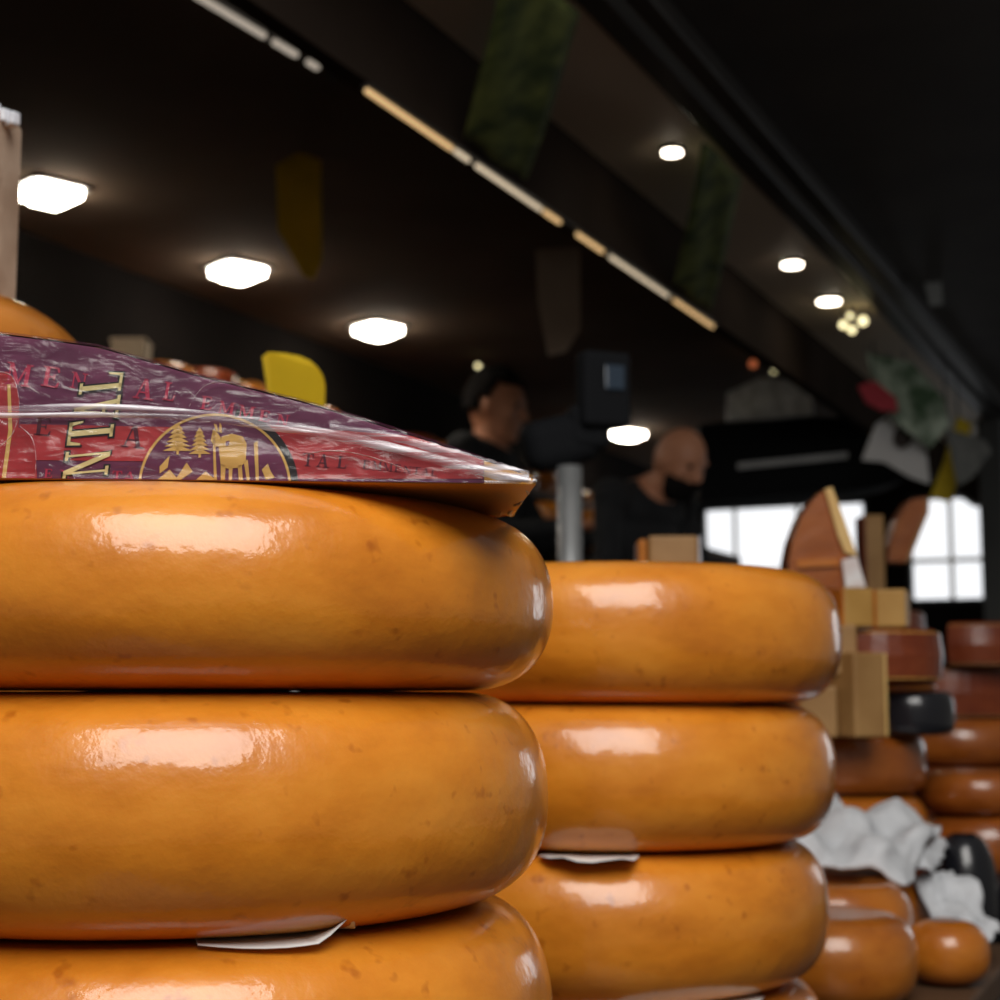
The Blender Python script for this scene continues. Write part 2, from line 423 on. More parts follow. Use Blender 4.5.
ff = [tuple(range(n_ - 1, -1, -1)), tuple(range(n_, 2 * n_))] + [(i, (i + 1) % n_, n_ + (i + 1) % n_, n_ + i) for i in range(n_)]
cz = poly('cheese', vv, ff, PASTE_OR, wd)
LB_PURPLE = mat('label_purple', (0.105, 0.018, 0.058), (0.145, 0.028, 0.080), rough=0.35, scale=40)
LB_RED = mat('label_red', (0.36, 0.022, 0.030), (0.44, 0.035, 0.042), rough=0.35, scale=40)
LB_TXT = mat('label_crimson_ink', (0.50, 0.030, 0.085), (0.42, 0.025, 0.07), rough=0.4, scale=30)
LB_DARK = mat('label_maroon_ink', (0.075, 0.006, 0.020), (0.095, 0.008, 0.026), rough=0.4, scale=30)
LB_CREAM = mat('label_cream_ink', (0.78, 0.66, 0.32), (0.72, 0.58, 0.26), rough=0.4, scale=30)
LB_GOLD = mat('label_gold_ink', (0.72, 0.46, 0.14), (0.64, 0.38, 0.10), rough=0.4, scale=30)
LB_BLACK = mat('label_black_ink', (0.010, 0.008, 0.010), (0.015, 0.01, 0.014), rough=0.4, scale=30)
BOT = 489.0
def top_y(px):
    for (a, b), (c, d) in zip(top_line, top_line[1:]):
        if a <= px <= c: return b + (d - b) * (px - a) / (c - a)
    return top_line[-1][1]
def print_poly(name, polys, off, m, parent):
    """flat printed shapes given as pixel outlines, laid on the label face"""
    v, f = [], []
    for P in polys:
        b = len(v)
        v += [face_pt(x, y, off) for (x, y) in P]
        f.append(tuple(range(b, b + len(P))))
    return poly(name, v, f, m, parent)
def band(y_top, y_bot, xs):
    return [(x, max(y_top(x), top_y(x) + 0.2)) for x in xs] + [(x, y_bot(x)) for x in reversed(xs)]
xs = list(range(-118, 482, 10)) + [484]
def lab_bot(x): return BOT if x < 440 else BOT - (x - 440) * 0.08
lb = print_poly('label', [band(lambda x: 0, lab_bot, xs)], 0.0006, LB_PURPLE, wd)
lb['label'] = 'purple and red printed paper label'
v_ = []
for (x, y) in top_line[:-1]:
    p = face_pt(x, y, 0.0006) + Vector((0, 0, 0.0005)); v_.append(p)
    v_.append(p - NRM * (TK + 0.0006) - Vector((0, 0, 0.32 * (p.z - Z_TOP) + 0.0035)))
poly('label_top', v_, [(2 * k, 2 * k + 2, 2 * k + 3, 2 * k + 1) for k in range(len(top_line) - 2)], LB_PURPLE, lb)
# red areas
def seam_y(x): return 405 + 0.018 * x + 0.00022 * max(x, 0) ** 2
print_poly('red_print', [
    band(lambda x: 424 + 0.02 * x, lambda x: 460 + 0.01 * x, list(range(20, 176, 10))),
    band(lambda x: 424 + 0.075 * (x - 250), lambda x: 479, list(range(262, 482, 10)) + [483]),
    ], 0.0008, LB_RED, lb)
print_poly('red_shield', [[(-118, 392), (-60, 384), (-5, 373), (8, 372), (16, 381), (20, 400), (19, 428), (36, 440), (37, 489), (-118, 489)]], 0.0009, LB_RED, lb)
print_poly('gold_line', [[(8, 385), (11, 385), (13, 430), (6, 489), (2, 489), (9, 430)]], 0.0011, LB_GOLD, lb)

# serif capitals from strokes, unit box 1 x 1 (y up)
def glyph(ch):
    q = []
    def bar(x0, y0, x1, y1): q.append([(x0, y0), (x1, y0), (x1, y1), (x0, y1)])
    def dia(x0, y0, x1, y1, w): q.append([(x0, y0), (x0 + w, y0), (x1 + w, y1), (x1, y1)])
    s = 0.07
    if ch == 'E':
        bar(.14, 0, .36, 1); bar(.02, 0, .86, s); bar(.02, 1 - s, .82, 1); bar(.36, .47, .64, .54)
        q.append([(.86, 0), (.94, .28), (.86, .28), (.76, s), (.7, 0)]); q.append([(.82, 1), (.88, .76), (.8, .76), (.72, 1 - s), (.66, 1)]); bar(.60, .36, .67, .65)
    elif ch == 'L':
        bar(.18, 0, .40, 1); bar(.04, 1 - s, .54, 1); bar(.04, 0, .86, s)
        q.append([(.86, 0), (.96, .34), (.87, .34), (.76, s), (.66, 0)])
    elif ch == 'T':
        bar(.39, 0, .61, 1); bar(.25, 0, .75, s); bar(.04, 1 - s, .96, 1)
        q.append([(.04, 1), (.0, .70), (.08, .70), (.18, 1 - s), (.28, 1)]); q.append([(.96, 1), (.72, 1), (.82, 1 - s), (.92, .70), (1.0, .70)])
    elif ch == 'N':
        bar(.13, 0, .21, 1); bar(.79, 0, .87, 1); dia(.70, 0, .08, 1, .20); bar(.0, 0, .34, s); bar(.66, 1 - s, 1.0, 1); bar(-.02, 1 - s, .2, 1)
    elif ch == 'A':
        dia(.10, 0, .44, 1, .08); dia(.66, 0, .40, 1, .20); bar(.26, .30, .70, .37); bar(.0, 0, .32, s); bar(.56, 0, 1.0, s)
    elif ch == 'M':
        bar(.10, 0, .17, 1); bar(.78, 0, .95, 1); dia(.44, .05, .08, 1, .16); dia(.46, .05, .80, 1, .08); bar(.0, 0, .28, s); bar(.68, 0, 1.05, s); bar(-.02, 1 - s, .18, 1); bar(.82, 1 - s, 1.05, 1)
    return q
def put_glyph(ch, O, X, Y):
    """O pixel of the lower-left corner, X and Y pixel vectors of width and height"""
    return [[(O[0] + X[0] * x + Y[0] * y, O[1] + X[1] * x + Y[1] * y) for (x, y) in P] for P in glyph(ch)]
# upright big word, read from below to above
word = []; outline = []
for ch, yb, yt, xl, xr in (('M', 530, 503, 56, 100), ('E', 500, 479, 60, 104), ('N', 476, 449, 63, 108), ('T', 444, 419, 67, 112), ('A', 419, 396, 73, 118), ('L', 393, 371, 79, 121)):
    if ch == 'M': continue
    O = (xr, yb - 1); X = ((yt - yb) * -0.10, (yt - yb) * 0.98); Y = (xl - xr, 4.0)
    X = (3.5, X[1])
    g = put_glyph(ch, O, X, Y); word += g
    for P in g:
        cx = sum(p[0] for p in P) / len(P); cy = sum(p[1] for p in P) / len(P)
        outline.append([(x + (1.9 if x > cx else -1.9), y + (1.7 if y > cy else -1.7)) for (x, y) in P])
def clip_bottom(polys, y=489): return [[(a, min(b, y)) for (a, b) in P] for P in polys if min(b for _, b in P) < y]
print_poly('letter_outline', clip_bottom(outline), 0.00115, LB_BLACK, lb)
print_poly('lettering', clip_bottom(word), 0.0013, LB_CREAM, lb)
# small rows of words
rowA = []
for ch, x, y, w, h in (('M', 5, 384, 24, 22), ('E', 41, 386, 19, 20), ('N', 70, 388, 16, 16), ('A', 133, 398, 20, 20), ('L', 162, 400, 13, 18),
                       ('E', 200, 409, 12, 13), ('M', 218, 413, 15, 12), ('M', 238, 417, 15, 12), ('E', 258, 421, 12, 11), ('N', 276, 425, 12, 11)):
    rowA += put_glyph(ch, (x, y), (w, w * 0.16), (h * 0.18, -h))
print_poly('crimson_lettering', rowA, 0.0010, LB_TXT, lb)
rowB = []
for ch, x, y, w, h in (('E', 34, 435, 18, 18), ('A', 121, 447, 23, 23), ('T', 302, 466, 11, 13), ('A', 316, 467, 13, 13), ('L', 336, 468, 11, 12),
                       ('E', 362, 469, 8, 9), ('M', 372, 470, 9, 9), ('M', 383, 471, 9, 8), ('E', 394, 472, 7, 8), ('N', 403, 473, 8, 7), ('T', 412, 474, 8, 7), ('A', 421, 475, 8, 7), ('L', 430, 476, 7, 6)):
    rowB += put_glyph(ch, (x, y), (w, w * 0.10), (h * 0.12, -h))
for lo, hi in ((0, 90), (90, 200), (200, 600)):
    print_poly('maroon_lettering', [P for P in rowB if lo <= P[0][0] < hi], 0.0010, LB_DARK, lb)
rowC = []
for ch, x, y, w, h in (('E', 44, 478, 9, 9), ('N', 60, 479, 10, 9), ('T', 112, 481, 10, 10), ('A', 124, 482, 11, 10)):
    rowC += put_glyph(ch, (x, y), (w, 0.4), (1, -h))
print_poly('crimson_lettering', rowC, 0.0010, LB_TXT, lb)
# emblem: dark disc, gold ring, pines, goat, mountain
EC, ER = (215, 487), 76
def disc(r, a0=180, a1=360, n=48, yk=0.98): return [(EC[0] + r * math.cos(math.radians(a0 + (a1 - a0) * i / n)), EC[1] + 2 + yk * r * math.sin(math.radians(a0 + (a1 - a0) * i / n))) for i in range(n + 1)]
def ring(r0, r1, a0=180, a1=360, n=48):
    A, B = disc(r0, a0, a1, n), disc(r1, a0, a1, n)
    return [[A[i], A[i + 1], B[i + 1], B[i]] for i in range(n)]
print_poly('emblem_rim', ring(76.5, 84, 285, 360, 24), 0.00095, LB_BLACK, lb)
print_poly('emblem_disc', [disc(ER)], 0.0010, LB_PURPLE, lb)
print_poly('emblem_ring', ring(74, 76.5), 0.0012, LB_GOLD, lb)
def pine(x, y0, y1, w):
    n = 6; L = [(x, y0)]; R = []
    for i in range(n):
        t = (i + 1) / n; yy = y0 + (y1 - y0) * t * 0.9; ww = w * t
        L += [(x - ww, yy), (x - ww * 0.35, yy - (y1 - y0) * 0.02)]
        R += [(x + ww, yy), (x + ww * 0.35, yy - (y1 - y0) * 0.02)]
    tri = []
    for i in range(n):
        t0, t1 = i / n, (i + 1) / n
        tri.append([(x, y0 + (y1 - y0) * max(t0 - 0.08, 0)), (x + w * (0.25 + 0.75 * t1), y0 + (y1 - y0) * t1 * 0.92 + 1.5), (x - w * (0.25 + 0.75 * t1), y0 + (y1 - y0) * t1 * 0.92 + 1.5)])
    tri.append([(x - 1.2, y1 - 4), (x + 1.2, y1 - 4), (x + 1.2, y1 + 3), (x - 1.2, y1 + 3)])
    return tri
em = pine(178, 424, 452, 15) + pine(200, 428, 455, 11)
em += [[(222, 437), (232, 434), (243, 437), (247, 444), (246, 462), (240, 468), (228, 469), (221, 466), (219, 448)],      # animal body
       [(221, 464), (226, 466), (225, 484), (221, 484)], [(229, 466), (233, 467), (232, 486), (229, 486)], [(238, 466), (242, 465), (243, 485), (239, 485)], [(244, 462), (248, 460), (250, 483), (247, 484)],
       [(221, 438), (216, 431), (213, 432), (211, 441), (215, 447), (221, 447)], [(216, 431), (214, 424), (217, 425), (219, 433)], [(219, 432), (220, 423), (222, 426), (222, 434)],
       [(158, 489), (170, 470), (177, 478), (187, 463), (193, 472), (181, 489)], [(160, 467), (170, 456), (168, 468), (160, 474)],
       [(196, 489), (206, 472), (216, 489)], [(213, 430), (215, 430), (217, 489), (214, 489)],
       [(254, 444), (258, 441), (259, 486), (256, 486)], [(262, 470), (268, 464), (271, 472), (275, 478), (266, 480)]]
print_poly('emblem_figures', em, 0.00125, LB_GOLD, lb)
print_poly('emblem_lines', [[(202, 489), (206, 480), (210, 489)], [(226, 442), (230, 441), (229, 446), (226, 447)]], 0.0014, LB_PURPLE, lb)

# cling film over the wedge
def film_material():
    m = bpy.data.materials.new('cling_film'); m.use_nodes = True
    nt = m.node_tree; L = nt.links.new
    for n in list(nt.nodes): nt.nodes.remove(n)
    out = nt.nodes.new('ShaderNodeOutputMaterial'); mix = nt.nodes.new('ShaderNodeMixShader')
    tr = nt.nodes.new('ShaderNodeBsdfTransparent'); gl = nt.nodes.new('ShaderNodeBsdfGlossy'); gl.inputs['Roughness'].default_value = 0.16
    tc = nt.nodes.new('ShaderNodeTexCoord'); mp = nt.nodes.new('ShaderNodeMapping'); mp.inputs['Scale'].default_value = (1, 1, 2.2)
    n1 = nt.nodes.new('ShaderNodeTexNoise'); n1.inputs['Scale'].default_value = 70; n1.inputs['Detail'].default_value = 7; n1.inputs['Distortion'].default_value = 1.2
    L(tc.outputs['Object'], mp.inputs['Vector']); L(mp.outputs['Vector'], n1.inputs['Vector'])
    bp = nt.nodes.new('ShaderNodeBump'); bp.inputs['Strength'].default_value = 0.6; bp.inputs['Distance'].default_value = 0.0025
    L(n1.outputs['Fac'], bp.inputs['Height']); L(bp.outputs['Normal'], gl.inputs['Normal'])
    fr = nt.nodes.new('ShaderNodeFresnel'); fr.inputs['IOR'].default_value = 1.5; L(bp.outputs['Normal'], fr.inputs['Normal'])
    mr = nt.nodes.new('ShaderNodeMapRange'); mr.inputs['To Min'].default_value = 0.03; mr.inputs['To Max'].default_value = 0.42
    L(fr.outputs['Fac'], mr.inputs['Value'])
    L(mr.outputs['Result'], mix.inputs['Fac']); L(tr.outputs[0], mix.inputs[1]); L(gl.outputs[0], mix.inputs[2]); L(mix.outputs[0], out.inputs['Surface'])
    return m
FILM = film_material()
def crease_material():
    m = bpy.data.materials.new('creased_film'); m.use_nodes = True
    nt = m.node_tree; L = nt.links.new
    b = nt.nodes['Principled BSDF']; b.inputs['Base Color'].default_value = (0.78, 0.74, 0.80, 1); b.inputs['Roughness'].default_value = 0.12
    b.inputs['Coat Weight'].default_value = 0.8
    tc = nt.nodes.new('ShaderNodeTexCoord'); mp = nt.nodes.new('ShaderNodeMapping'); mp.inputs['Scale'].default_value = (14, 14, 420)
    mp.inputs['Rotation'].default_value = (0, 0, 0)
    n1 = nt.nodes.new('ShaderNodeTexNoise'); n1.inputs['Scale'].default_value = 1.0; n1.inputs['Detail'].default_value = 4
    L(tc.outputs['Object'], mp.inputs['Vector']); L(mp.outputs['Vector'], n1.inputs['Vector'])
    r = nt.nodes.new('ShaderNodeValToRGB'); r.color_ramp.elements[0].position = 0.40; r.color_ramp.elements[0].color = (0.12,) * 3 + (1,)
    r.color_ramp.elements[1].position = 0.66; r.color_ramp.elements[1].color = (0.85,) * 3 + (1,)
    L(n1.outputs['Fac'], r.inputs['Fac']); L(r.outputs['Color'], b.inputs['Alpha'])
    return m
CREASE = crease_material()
fm = bmesh.new()
# film sheet over the label face and over the top, gently rumpled
rows = []
NX, NY = 130, 22
v, f = [], []
for i in range(NX + 1):
    px = -120 + (537 + 120) * i / NX
    for j in range(NY + 1):
        t = j / NY
        yt = top_y(min(px, 533)) - 1.5; y = yt + (BOT - 3 - yt) * t
        p = face_pt(px, y, 0.0)
        w = 0.0022 + 0.0012 * noise.noise(Vector((px * 0.03, y * 0.06, 3.0))) + 0.0007 * noise.noise(Vector((px * 0.11, y * 0.16, 9.0)))
        v.append(p + NRM * w)
for i in range(NX):
    for j in range(NY):
        a = i * (NY + 1) + j
        f.append((a, a + 1, a + NY + 2, a + NY + 1))
# over the top
base = len(v)
for i in range(NX + 1):
    px = -120 + (537 + 120) * i / NX
    for j in range(7):
        p = face_pt(px, top_y(min(px, 533)) - 1.5, 0) - NRM * (TK * j / 6 - 0.0015)
        p.z -= (j / 6) * (0.32 * (p.z - Z_TOP) + 0.003)
        p.z += 0.0006 + (0 if j == 0 else 0.4) * 0.0012 * noise.noise(Vector((px * 0.05, j * 1.3, 1.0)))
        v.append(p)
for i in range(NX):
    for j in range(6):
        a = base + i * 7 + j
        f.append((a, a + 7, a + 8, a + 1))
poly('film', v, f, FILM, wd, True)['label'] = 'clear cling film'
def ribbon(name, line, w0, w1, parent, m, off=0.0030, seed=0):
    """a raised fold of film along a pixel line"""
    v, f = [], []
    for i, (x, y) in enumerate(line):
        t = i / (len(line) - 1); w = (w0 + (w1 - w0) * t) * (0.75 + 0.5 * abs(noise.noise(Vector((i * 0.35, seed, 0)))))
        for k, (dy, h) in enumerate(((-1, 0), (-0.4, 0.0011), (0.35, 0.0009), (1, 0))):
            v.append(face_pt(x, y + dy * w, off + h + 0.0006 * noise.noise(Vector((i * 0.5, k, seed)))))
    for i in range(len(line) - 1):
        for k in range(3): f.append((i * 4 + k, i * 4 + k + 1, i * 4 + 5 + k, i * 4 + 4 + k))
    return poly(name, v, f, m, parent, True)
def curve_pts(ctrl, n=50):
    out = []
    for i in range(n + 1):
        t = i / n * (len(ctrl) - 1); k = min(int(t), len(ctrl) - 2); u = t - k
        p = [ctrl[max(k - 1, 0)], ctrl[k], ctrl[k + 1], ctrl[min(k + 2, len(ctrl) - 1)]]
        out.append(tuple(0.5 * ((2 * p[1][a]) + (-p[0][a] + p[2][a]) * u + (2 * p[0][a] - 5 * p[1][a] + 4 * p[2][a] - p[3][a]) * u * u + (-p[0][a] + 3 * p[1][a] - 3 * p[2][a] + p[3][a]) * u ** 3) for a in range(2)))
    return out
ribbon('film_fold', curve_pts([(-118, 409), (0, 411), (90, 408), (180, 413), (270, 424), (360, 440), (440, 460), (528, 481)]), 4.0, 5.0, wd, CREASE, seed=1)
ribbon('film_fold', curve_pts([(-118, 415), (0, 417), (110, 416), (200, 420), (290, 431), (380, 447), (460, 468), (520, 482)]), 2.5, 5.5, wd, CREASE, 0.0034, seed=5)
ribbon('film_fold', curve_pts([(330, 428), (400, 440), (470, 460), (528, 478)]), 4.0, 7.0, wd, CREASE, 0.0032, seed=8)
ribbon('film_fold', curve_pts([(420, 455), (470, 468), (530, 484)]), 4.0, 5.0, wd, CREASE, 0.0036, seed=11)
ribbon('film_fold', curve_pts([(0, 373), (14, 378), (20, 395), (21, 415), (14, 436), (0, 449)], 26), 0.8, 0.9, wd, CREASE, 0.0030, seed=13)
ribbon('film_fold', curve_pts([(22, 428), (34, 440), (38, 462), (35, 489)], 20), 0.8, 0.9, wd, CREASE, 0.0030, seed=14)
ribbon('film_fold', curve_pts([(290, 459), (330, 452), (370, 458), (420, 476)], 26), 0.7, 0.6, wd, CREASE, 0.0030, seed=15)
ribbon('film_fold', curve_pts([(190, 408), (205, 388), (230, 384), (260, 398)], 20), 0.5, 0.5, wd, CREASE, 0.0030, seed=16)
# gathered film rim around the tip
def rim(name, pts, r, parent, m):
    bm = bmesh.new()
    for a, b in zip(pts, pts[1:]): bm_tube(bm, a, b, r, r, 8)
    return from_bm(name, bm, m, parent, True)
tipn = face_pt(534, 481, 0.002); tipf = zb(536) - NRM * (TK + 0.001) - UD * 0.002
mids = [tipn.lerp(tipf, t) + Vector((0, 0, 0.0010 * math.sin(t * 19))) + UD * 0.0012 * math.sin(t * 27) for t in [i / 16 for i in range(17)]]
PALEF = mat('pale_film', (0.5, 0.52, 0.58), (0.65, 0.67, 0.72), rough=0.2, scale=30)
rim('film_rim', mids, 0.0007, wd, PALEF)
rim('film_rim', [face_pt(484 + 50 * t, 486 - 3.5 * t + 1.8 * math.sin(t * 23), 0.003) for t in [i / 16 for i in range(17)]], 0.0006, wd, CREASE)

# ------------------------------------------------------------------ cut pieces
def sector(name, ctr, R, a0, a1, z0, z1, paste, rind, label, group=None, rt=0.004, side_curve=True, n=14, cat='cheese'):
    """a sector of a wheel: paste body with rind skin on the arc, top and bottom"""
    o = empty(name, (ctr[0], ctr[1], z0)); tag(o, label, cat, group)
    def arc(r, z): return [Vector((ctr[0] + r * math.cos(a0 + (a1 - a0) * i / n), ctr[1] + r * math.sin(a0 + (a1 - a0) * i / n), z)) for i in range(n + 1)]
    def prism(bot, top):
        k = len(bot); return bot + top, [tuple(range(k - 1, -1, -1)), tuple(range(k, 2 * k))] + [(i, (i + 1) % k, k + (i + 1) % k, k + i) for i in range(k)]
    c = Vector((ctr[0], ctr[1], 0))
    v, f = prism([c + Vector((0, 0, z0 + rt))] + arc(R - rt, z0 + rt), [c + Vector((0, 0, z1 - rt))] + arc(R - rt, z1 - rt))
    poly('paste', v, f, paste, o)
    # rind: bulging arc strip plus thin top and bottom skins, as one shell
    prof = [(0.0, z0), (R - 0.012, z0), (R - 0.003, z0 + 0.006), (R, z0 * 0.5 + z1 * 0.5), (R - 0.003, z1 - 0.006), (R - 0.012, z1), (0.0, z1)]
    k = len(prof); v, f = [], []
    for i in range(n + 1):
        a = a0 + (a1 - a0) * i / n
        for (r, z) in prof: v.append(Vector((ctr[0] + r * math.cos(a), ctr[1] + r * math.sin(a), z)))
    for i in range(n):
        for q in range(k - 1): f.append((i * k + q, (i + 1) * k + q, (i + 1) * k + q + 1, i * k + q + 1))
    ro = poly('rind', v, f, rind, o, False)
    md = ro.modifiers.new('thickness', 'SOLIDIFY'); md.thickness = rt * 0.8; md.offset = -1
    return o
def block(name, c, size, rz, paste, rind, label, group=None, lean=0.0, cat='cheese'):
    """an upright cut block with rind on its top and one side"""
    o = empty(name, (c[0], c[1], c[2] - size[2] / 2)); tag(o, label, cat, group)
    box('paste', c, size, paste, o, rz=rz, bevel=0.003, ry=lean)
    d = Matrix.Rotation(rz, 3, 'Z') @ Matrix.Rotation(lean, 3, 'Y') @ Vector((-size[0] / 2 - 0.001, 0, 0))
    box('rind', Vector(c) + d, (0.004, size[1] * 0.99, size[2] * 0.985), rind, o, rz=rz, ry=lean, bevel=0.001)
    return o

TH_R = TH   # rotation that squares a thing to the camera's sideways axis
MATT = mat('matt_black', (0.007, 0.008, 0.010), rough=0.85, spec=0.2)
# --- behind the front stack: tall stack with amber wheel and wrapped slab
AM = rd(-0.432, 1.07)
for i in range(5):
    wheel('round_cheese', AM + Vector((0.003 * (i % 2), 0.002 * i, 0)), COUNTER_Z + i * 0.097, 0.150, 0.0965, WAX_AMBER,
          'amber wheel low in the stack behind the front stack, below the topmost amber wheel', 'lower wheels of the amber stack', seed=20 + i, n=72)
AT = COUNTER_Z + 5 * 0.097
tag(wheel('round_cheese', AM, AT, 0.150, 0.098, WAX_AMBER, '', None, seed=31, n=96, side=0.085, ex=2.0), 'domed amber cheese wheel rising behind the labelled wedge', 'cheese')
sl = empty('wrapped_cheese_slab', (AM.x, AM.y, AT + 0.098)); tag(sl, 'upright wrapped cheese slab standing on the domed amber wheel', 'cheese')
p0 = rd(-0.3965, 1.07); p0.z = AT + 0.098 + 0.062
box('paste', p0, (0.105, 0.05, 0.125), PASTE_OR, sl, rz=TH - 0.12, bevel=0.004)
e0 = rd(-0.3425, 1.055); e0.z = p0.z
fs = bmesh.new()
bm_box(fs, e0, (0.007, 0.062, 0.127), rz=TH - 0.12, bevel=0.002)
from_bm('wrapped_edge', fs, mat('tan_wrap', (0.40, 0.28, 0.20), (0.55, 0.42, 0.32), rough=0.35, scale=25, bump=0.6, bscale=60), sl)
c0 = rd(-0.372, 1.06); c0.z = p0.z + 0.070
bm = bmesh.new()
for k in range(7):
    a = k / 6
    bm_box(bm, c0 + rd(0.03 * a, 0.0) + Vector((0, 0, 0.004 * math.sin(a * 5) - 0.007 * a)), (0.008, 0.03, 0.010), rz=TH + a, bevel=0.002)
from_bm('film_gather', bm, mat('pale_film', (0.5, 0.52, 0.58), (0.65, 0.67, 0.72), rough=0.2, scale=30), sl)

# --- back row stack with a beige piece on top
BK = rd(0.150, 2.02)
for i in range(5):
    wheel('round_cheese', BK + Vector((0.004 * (i % 2), -0.003 * i, 0)), COUNTER_Z + i * 0.093, 0.150, 0.0925, WAX_DARK,
          'deep orange wheel stacked under the beige piece behind the bare stack', 'wheels under the beige piece', seed=40 + i, n=64)
bt = COUNTER_Z + 5 * 0.093
bp_ = rd(0.207, 2.0); bp_.z = bt + 0.022
pc = empty('cheese_piece', (bp_.x, bp_.y, bt)); tag(pc, 'beige cut cheese piece peeking over the bare stack, before the bearded man', 'cheese')
box('paste', bp_ + rd(0.008, 0), (0.062, 0.05, 0.044), PASTE_TAN, pc, rz=TH, bevel=0.004)
box('wrapped_edge', bp_ + rd(0.0405, 0), (0.003, 0.052, 0.043), mat('pale_film', (0.5, 0.52, 0.58)), pc, rz=TH, bevel=0.001)
box('rind', bp_ + rd(-0.030, 0.0), (0.012, 0.05, 0.036), WAX_AMBER, pc, rz=TH, bevel=0.005)

# --- third pile (cut wheels and wedges)
TP = rd(0.425, 2.10)
G3 = 'wheels at the foot of the cut-cheese pile'
for i in range(2):
    wheel('round_cheese', TP, COUNTER_Z + i * 0.096, 0.125, 0.095, WAX_DARK, 'orange wheel at the foot of the cut-cheese pile, behind the grey trays', G3, seed=50 + i, n=72)
z1 = COUNTER_Z + 0.192
tag(wheel('round_cheese', TP, z1, 0.124, EYE - 0.052 - z1, WAX_BROWN, '', None, seed=53, n=80, side=0.018, ex=3.0), 'flat shiny orange wheel carrying the tan blocks and black wheel', 'cheese')
zt = EYE - 0.052
def upto(py, d): return EYE + (HOR - py) * d / F
tb = at(857, 695, 1.93)
block('cheese_block', Vector((tb.x, tb.y, zt + 0.050)), (0.046, 0.05, 0.100), TH + 0.45 + math.pi, PASTE_TAN, PASTE, 'tall tan cheese block beside the black waxed wheel')
tb = at(820, 708, 1.93)
block('cheese_block', Vector((tb.x, tb.y, zt + 0.030)), (0.044, 0.05, 0.060), TH - 0.3, PASTE_TAN, WAX_BROWN, 'short tan cheese block squeezed behind the bare wheel stack')
bk = rd(0.515, 2.02)
tag(wheel('round_cheese', bk, zt, 0.052, 0.054, WAX_BLACK, '', None, seed=56, n=64, side=0.015, ex=3), 'small black waxed cheese wheel beside the tall tan block', 'cheese')
tag(wheel('round_cheese', rd(0.500, 2.02), zt + 0.0545, 0.046, 0.010, WAX_DARK, '', None, seed=57, n=48, side=0.008), 'thin brown cheese disc lying on the small black wheel', 'cheese')
# half wheel and cut pieces above
hw = rd(0.470, 2.02)
sector('half_round_cheese', hw, 0.085, TH - 2.9, TH + 0.12, EYE + 0.013, EYE + 0.078, PASTE_OR, WAX_RED, 'half cheese wheel with dark red rind on top of the black wheel')
block('cheese_block', at(838, 650, 1.95) * 1 + Vector((0, 0, 0)), (0.034, 0.06, 0.060), TH, PASTE_TAN, WAX_DARK, 'pale cheese block between the tall tan block and half wheel')
z3 = EYE + 0.0785
pa = at(848, 613, 1.95); pb = at(893, 613, 1.97)
block('cheese_block', Vector((pa.x, pa.y, z3 + 0.024)), (0.044, 0.045, 0.047), TH + 0.42, PASTE_WARM, WAX_DARK, 'pale yellow cheese block below the standing wedge')
block('cheese_block', Vector((pb.x, pb.y, z3 + 0.024)), (0.036, 0.042, 0.047), TH - 0.38, PASTE_WARM, WAX_DARK, 'pale yellow cheese block with orange rind on the half wheel')
# standing wedge: dark rind face, pale slanted cut edge
z4 = z3 + 0.049
wc = at(824, 560, 1.95)
w3 = empty('standing_cheese_wedge', (wc.x, wc.y, z4)); tag(w3, 'dark orange wedge standing upright on the pile, pale cut edge up', 'cheese')
outl = [(790, 590), (789, 560), (793, 540), (802, 516), (813, 500), (825, 490), (831, 489), (838, 512), (848, 540), (857, 560), (858, 590)]
def ext(outl_, d0, d1, name, m, parent, zmin=None):
    n = len(outl_); a = [at(x, y, d0) for x, y in outl_]; b = []
    for p in a: b.append(p + rd(0, d1 - d0))
    if zmin is not None:
        for p in a + b: p.z = max(p.z, zmin)
    return poly(name, a + b, [tuple(range(n)), tuple(range(2 * n - 1, n - 1, -1))] + [(i, n + i, n + (i + 1) % n, (i + 1) % n) for i in range(n)], m, parent)
ext(outl, 1.95, 2.01, 'rind_side', WAX_BROWN, w3, z4)
ext([(825, 489), (832, 487), (841, 510), (851, 538), (857, 556), (845, 552), (838, 535)], 1.943, 2.015, 'cut_edge', PASTE, w3, z4)
ext([(797, 560), (838, 558), (840, 566), (797, 568)], 1.945, 1.951, 'rind_band', WAX_DARK, w3, z4)
ext([(842, 560), (857, 556), (866, 588), (846, 589)], 1.938, 1.952, 'price_label', mat('label_print_pale', (0.62, 0.52, 0.50), (0.72, 0.70, 0.70), rough=0.5, scale=60), w3, z4)

# --- small wheels on a board in front of the pile
bd = rd(0.395, 1.72)
G4 = 'small wheels on the dark board'
box_o = box('display_board', (bd.x - 0.010, bd.y + 0.01, COUNTER_Z + 0.015), (0.255, 0.42, 0.03), WOOD, bevel=0.004)
tag(box_o, 'dark wooden board under the small orange wheels', 'board')
zb0 = COUNTER_Z + 0.0305
tag(wheel('small_round_cheese', rd(0.308, 1.545), zb0, 0.084, 0.080, WAX_DARK, '', None, seed=60, n=96, side=0.034), 'small orange cheese wheel lying beside the foot of the bare stack', 'cheese', G4)
tag(wheel('small_round_cheese', rd(0.345, 1.715), zb0, 0.084, 0.090, WAX_DARK, '', None, seed=61, n=96, side=0.030, dish=0.006), 'small orange wheel with sunken top between two other small wheels', 'cheese', G4)
tag(wheel('small_round_cheese', rd(0.415, 1.875), zb0, 0.078, 0.084, WAX_DARK, '', None, seed=62, n=96, side=0.036), 'small orange wheel touching the edge of the big grey tray', 'cheese', G4)
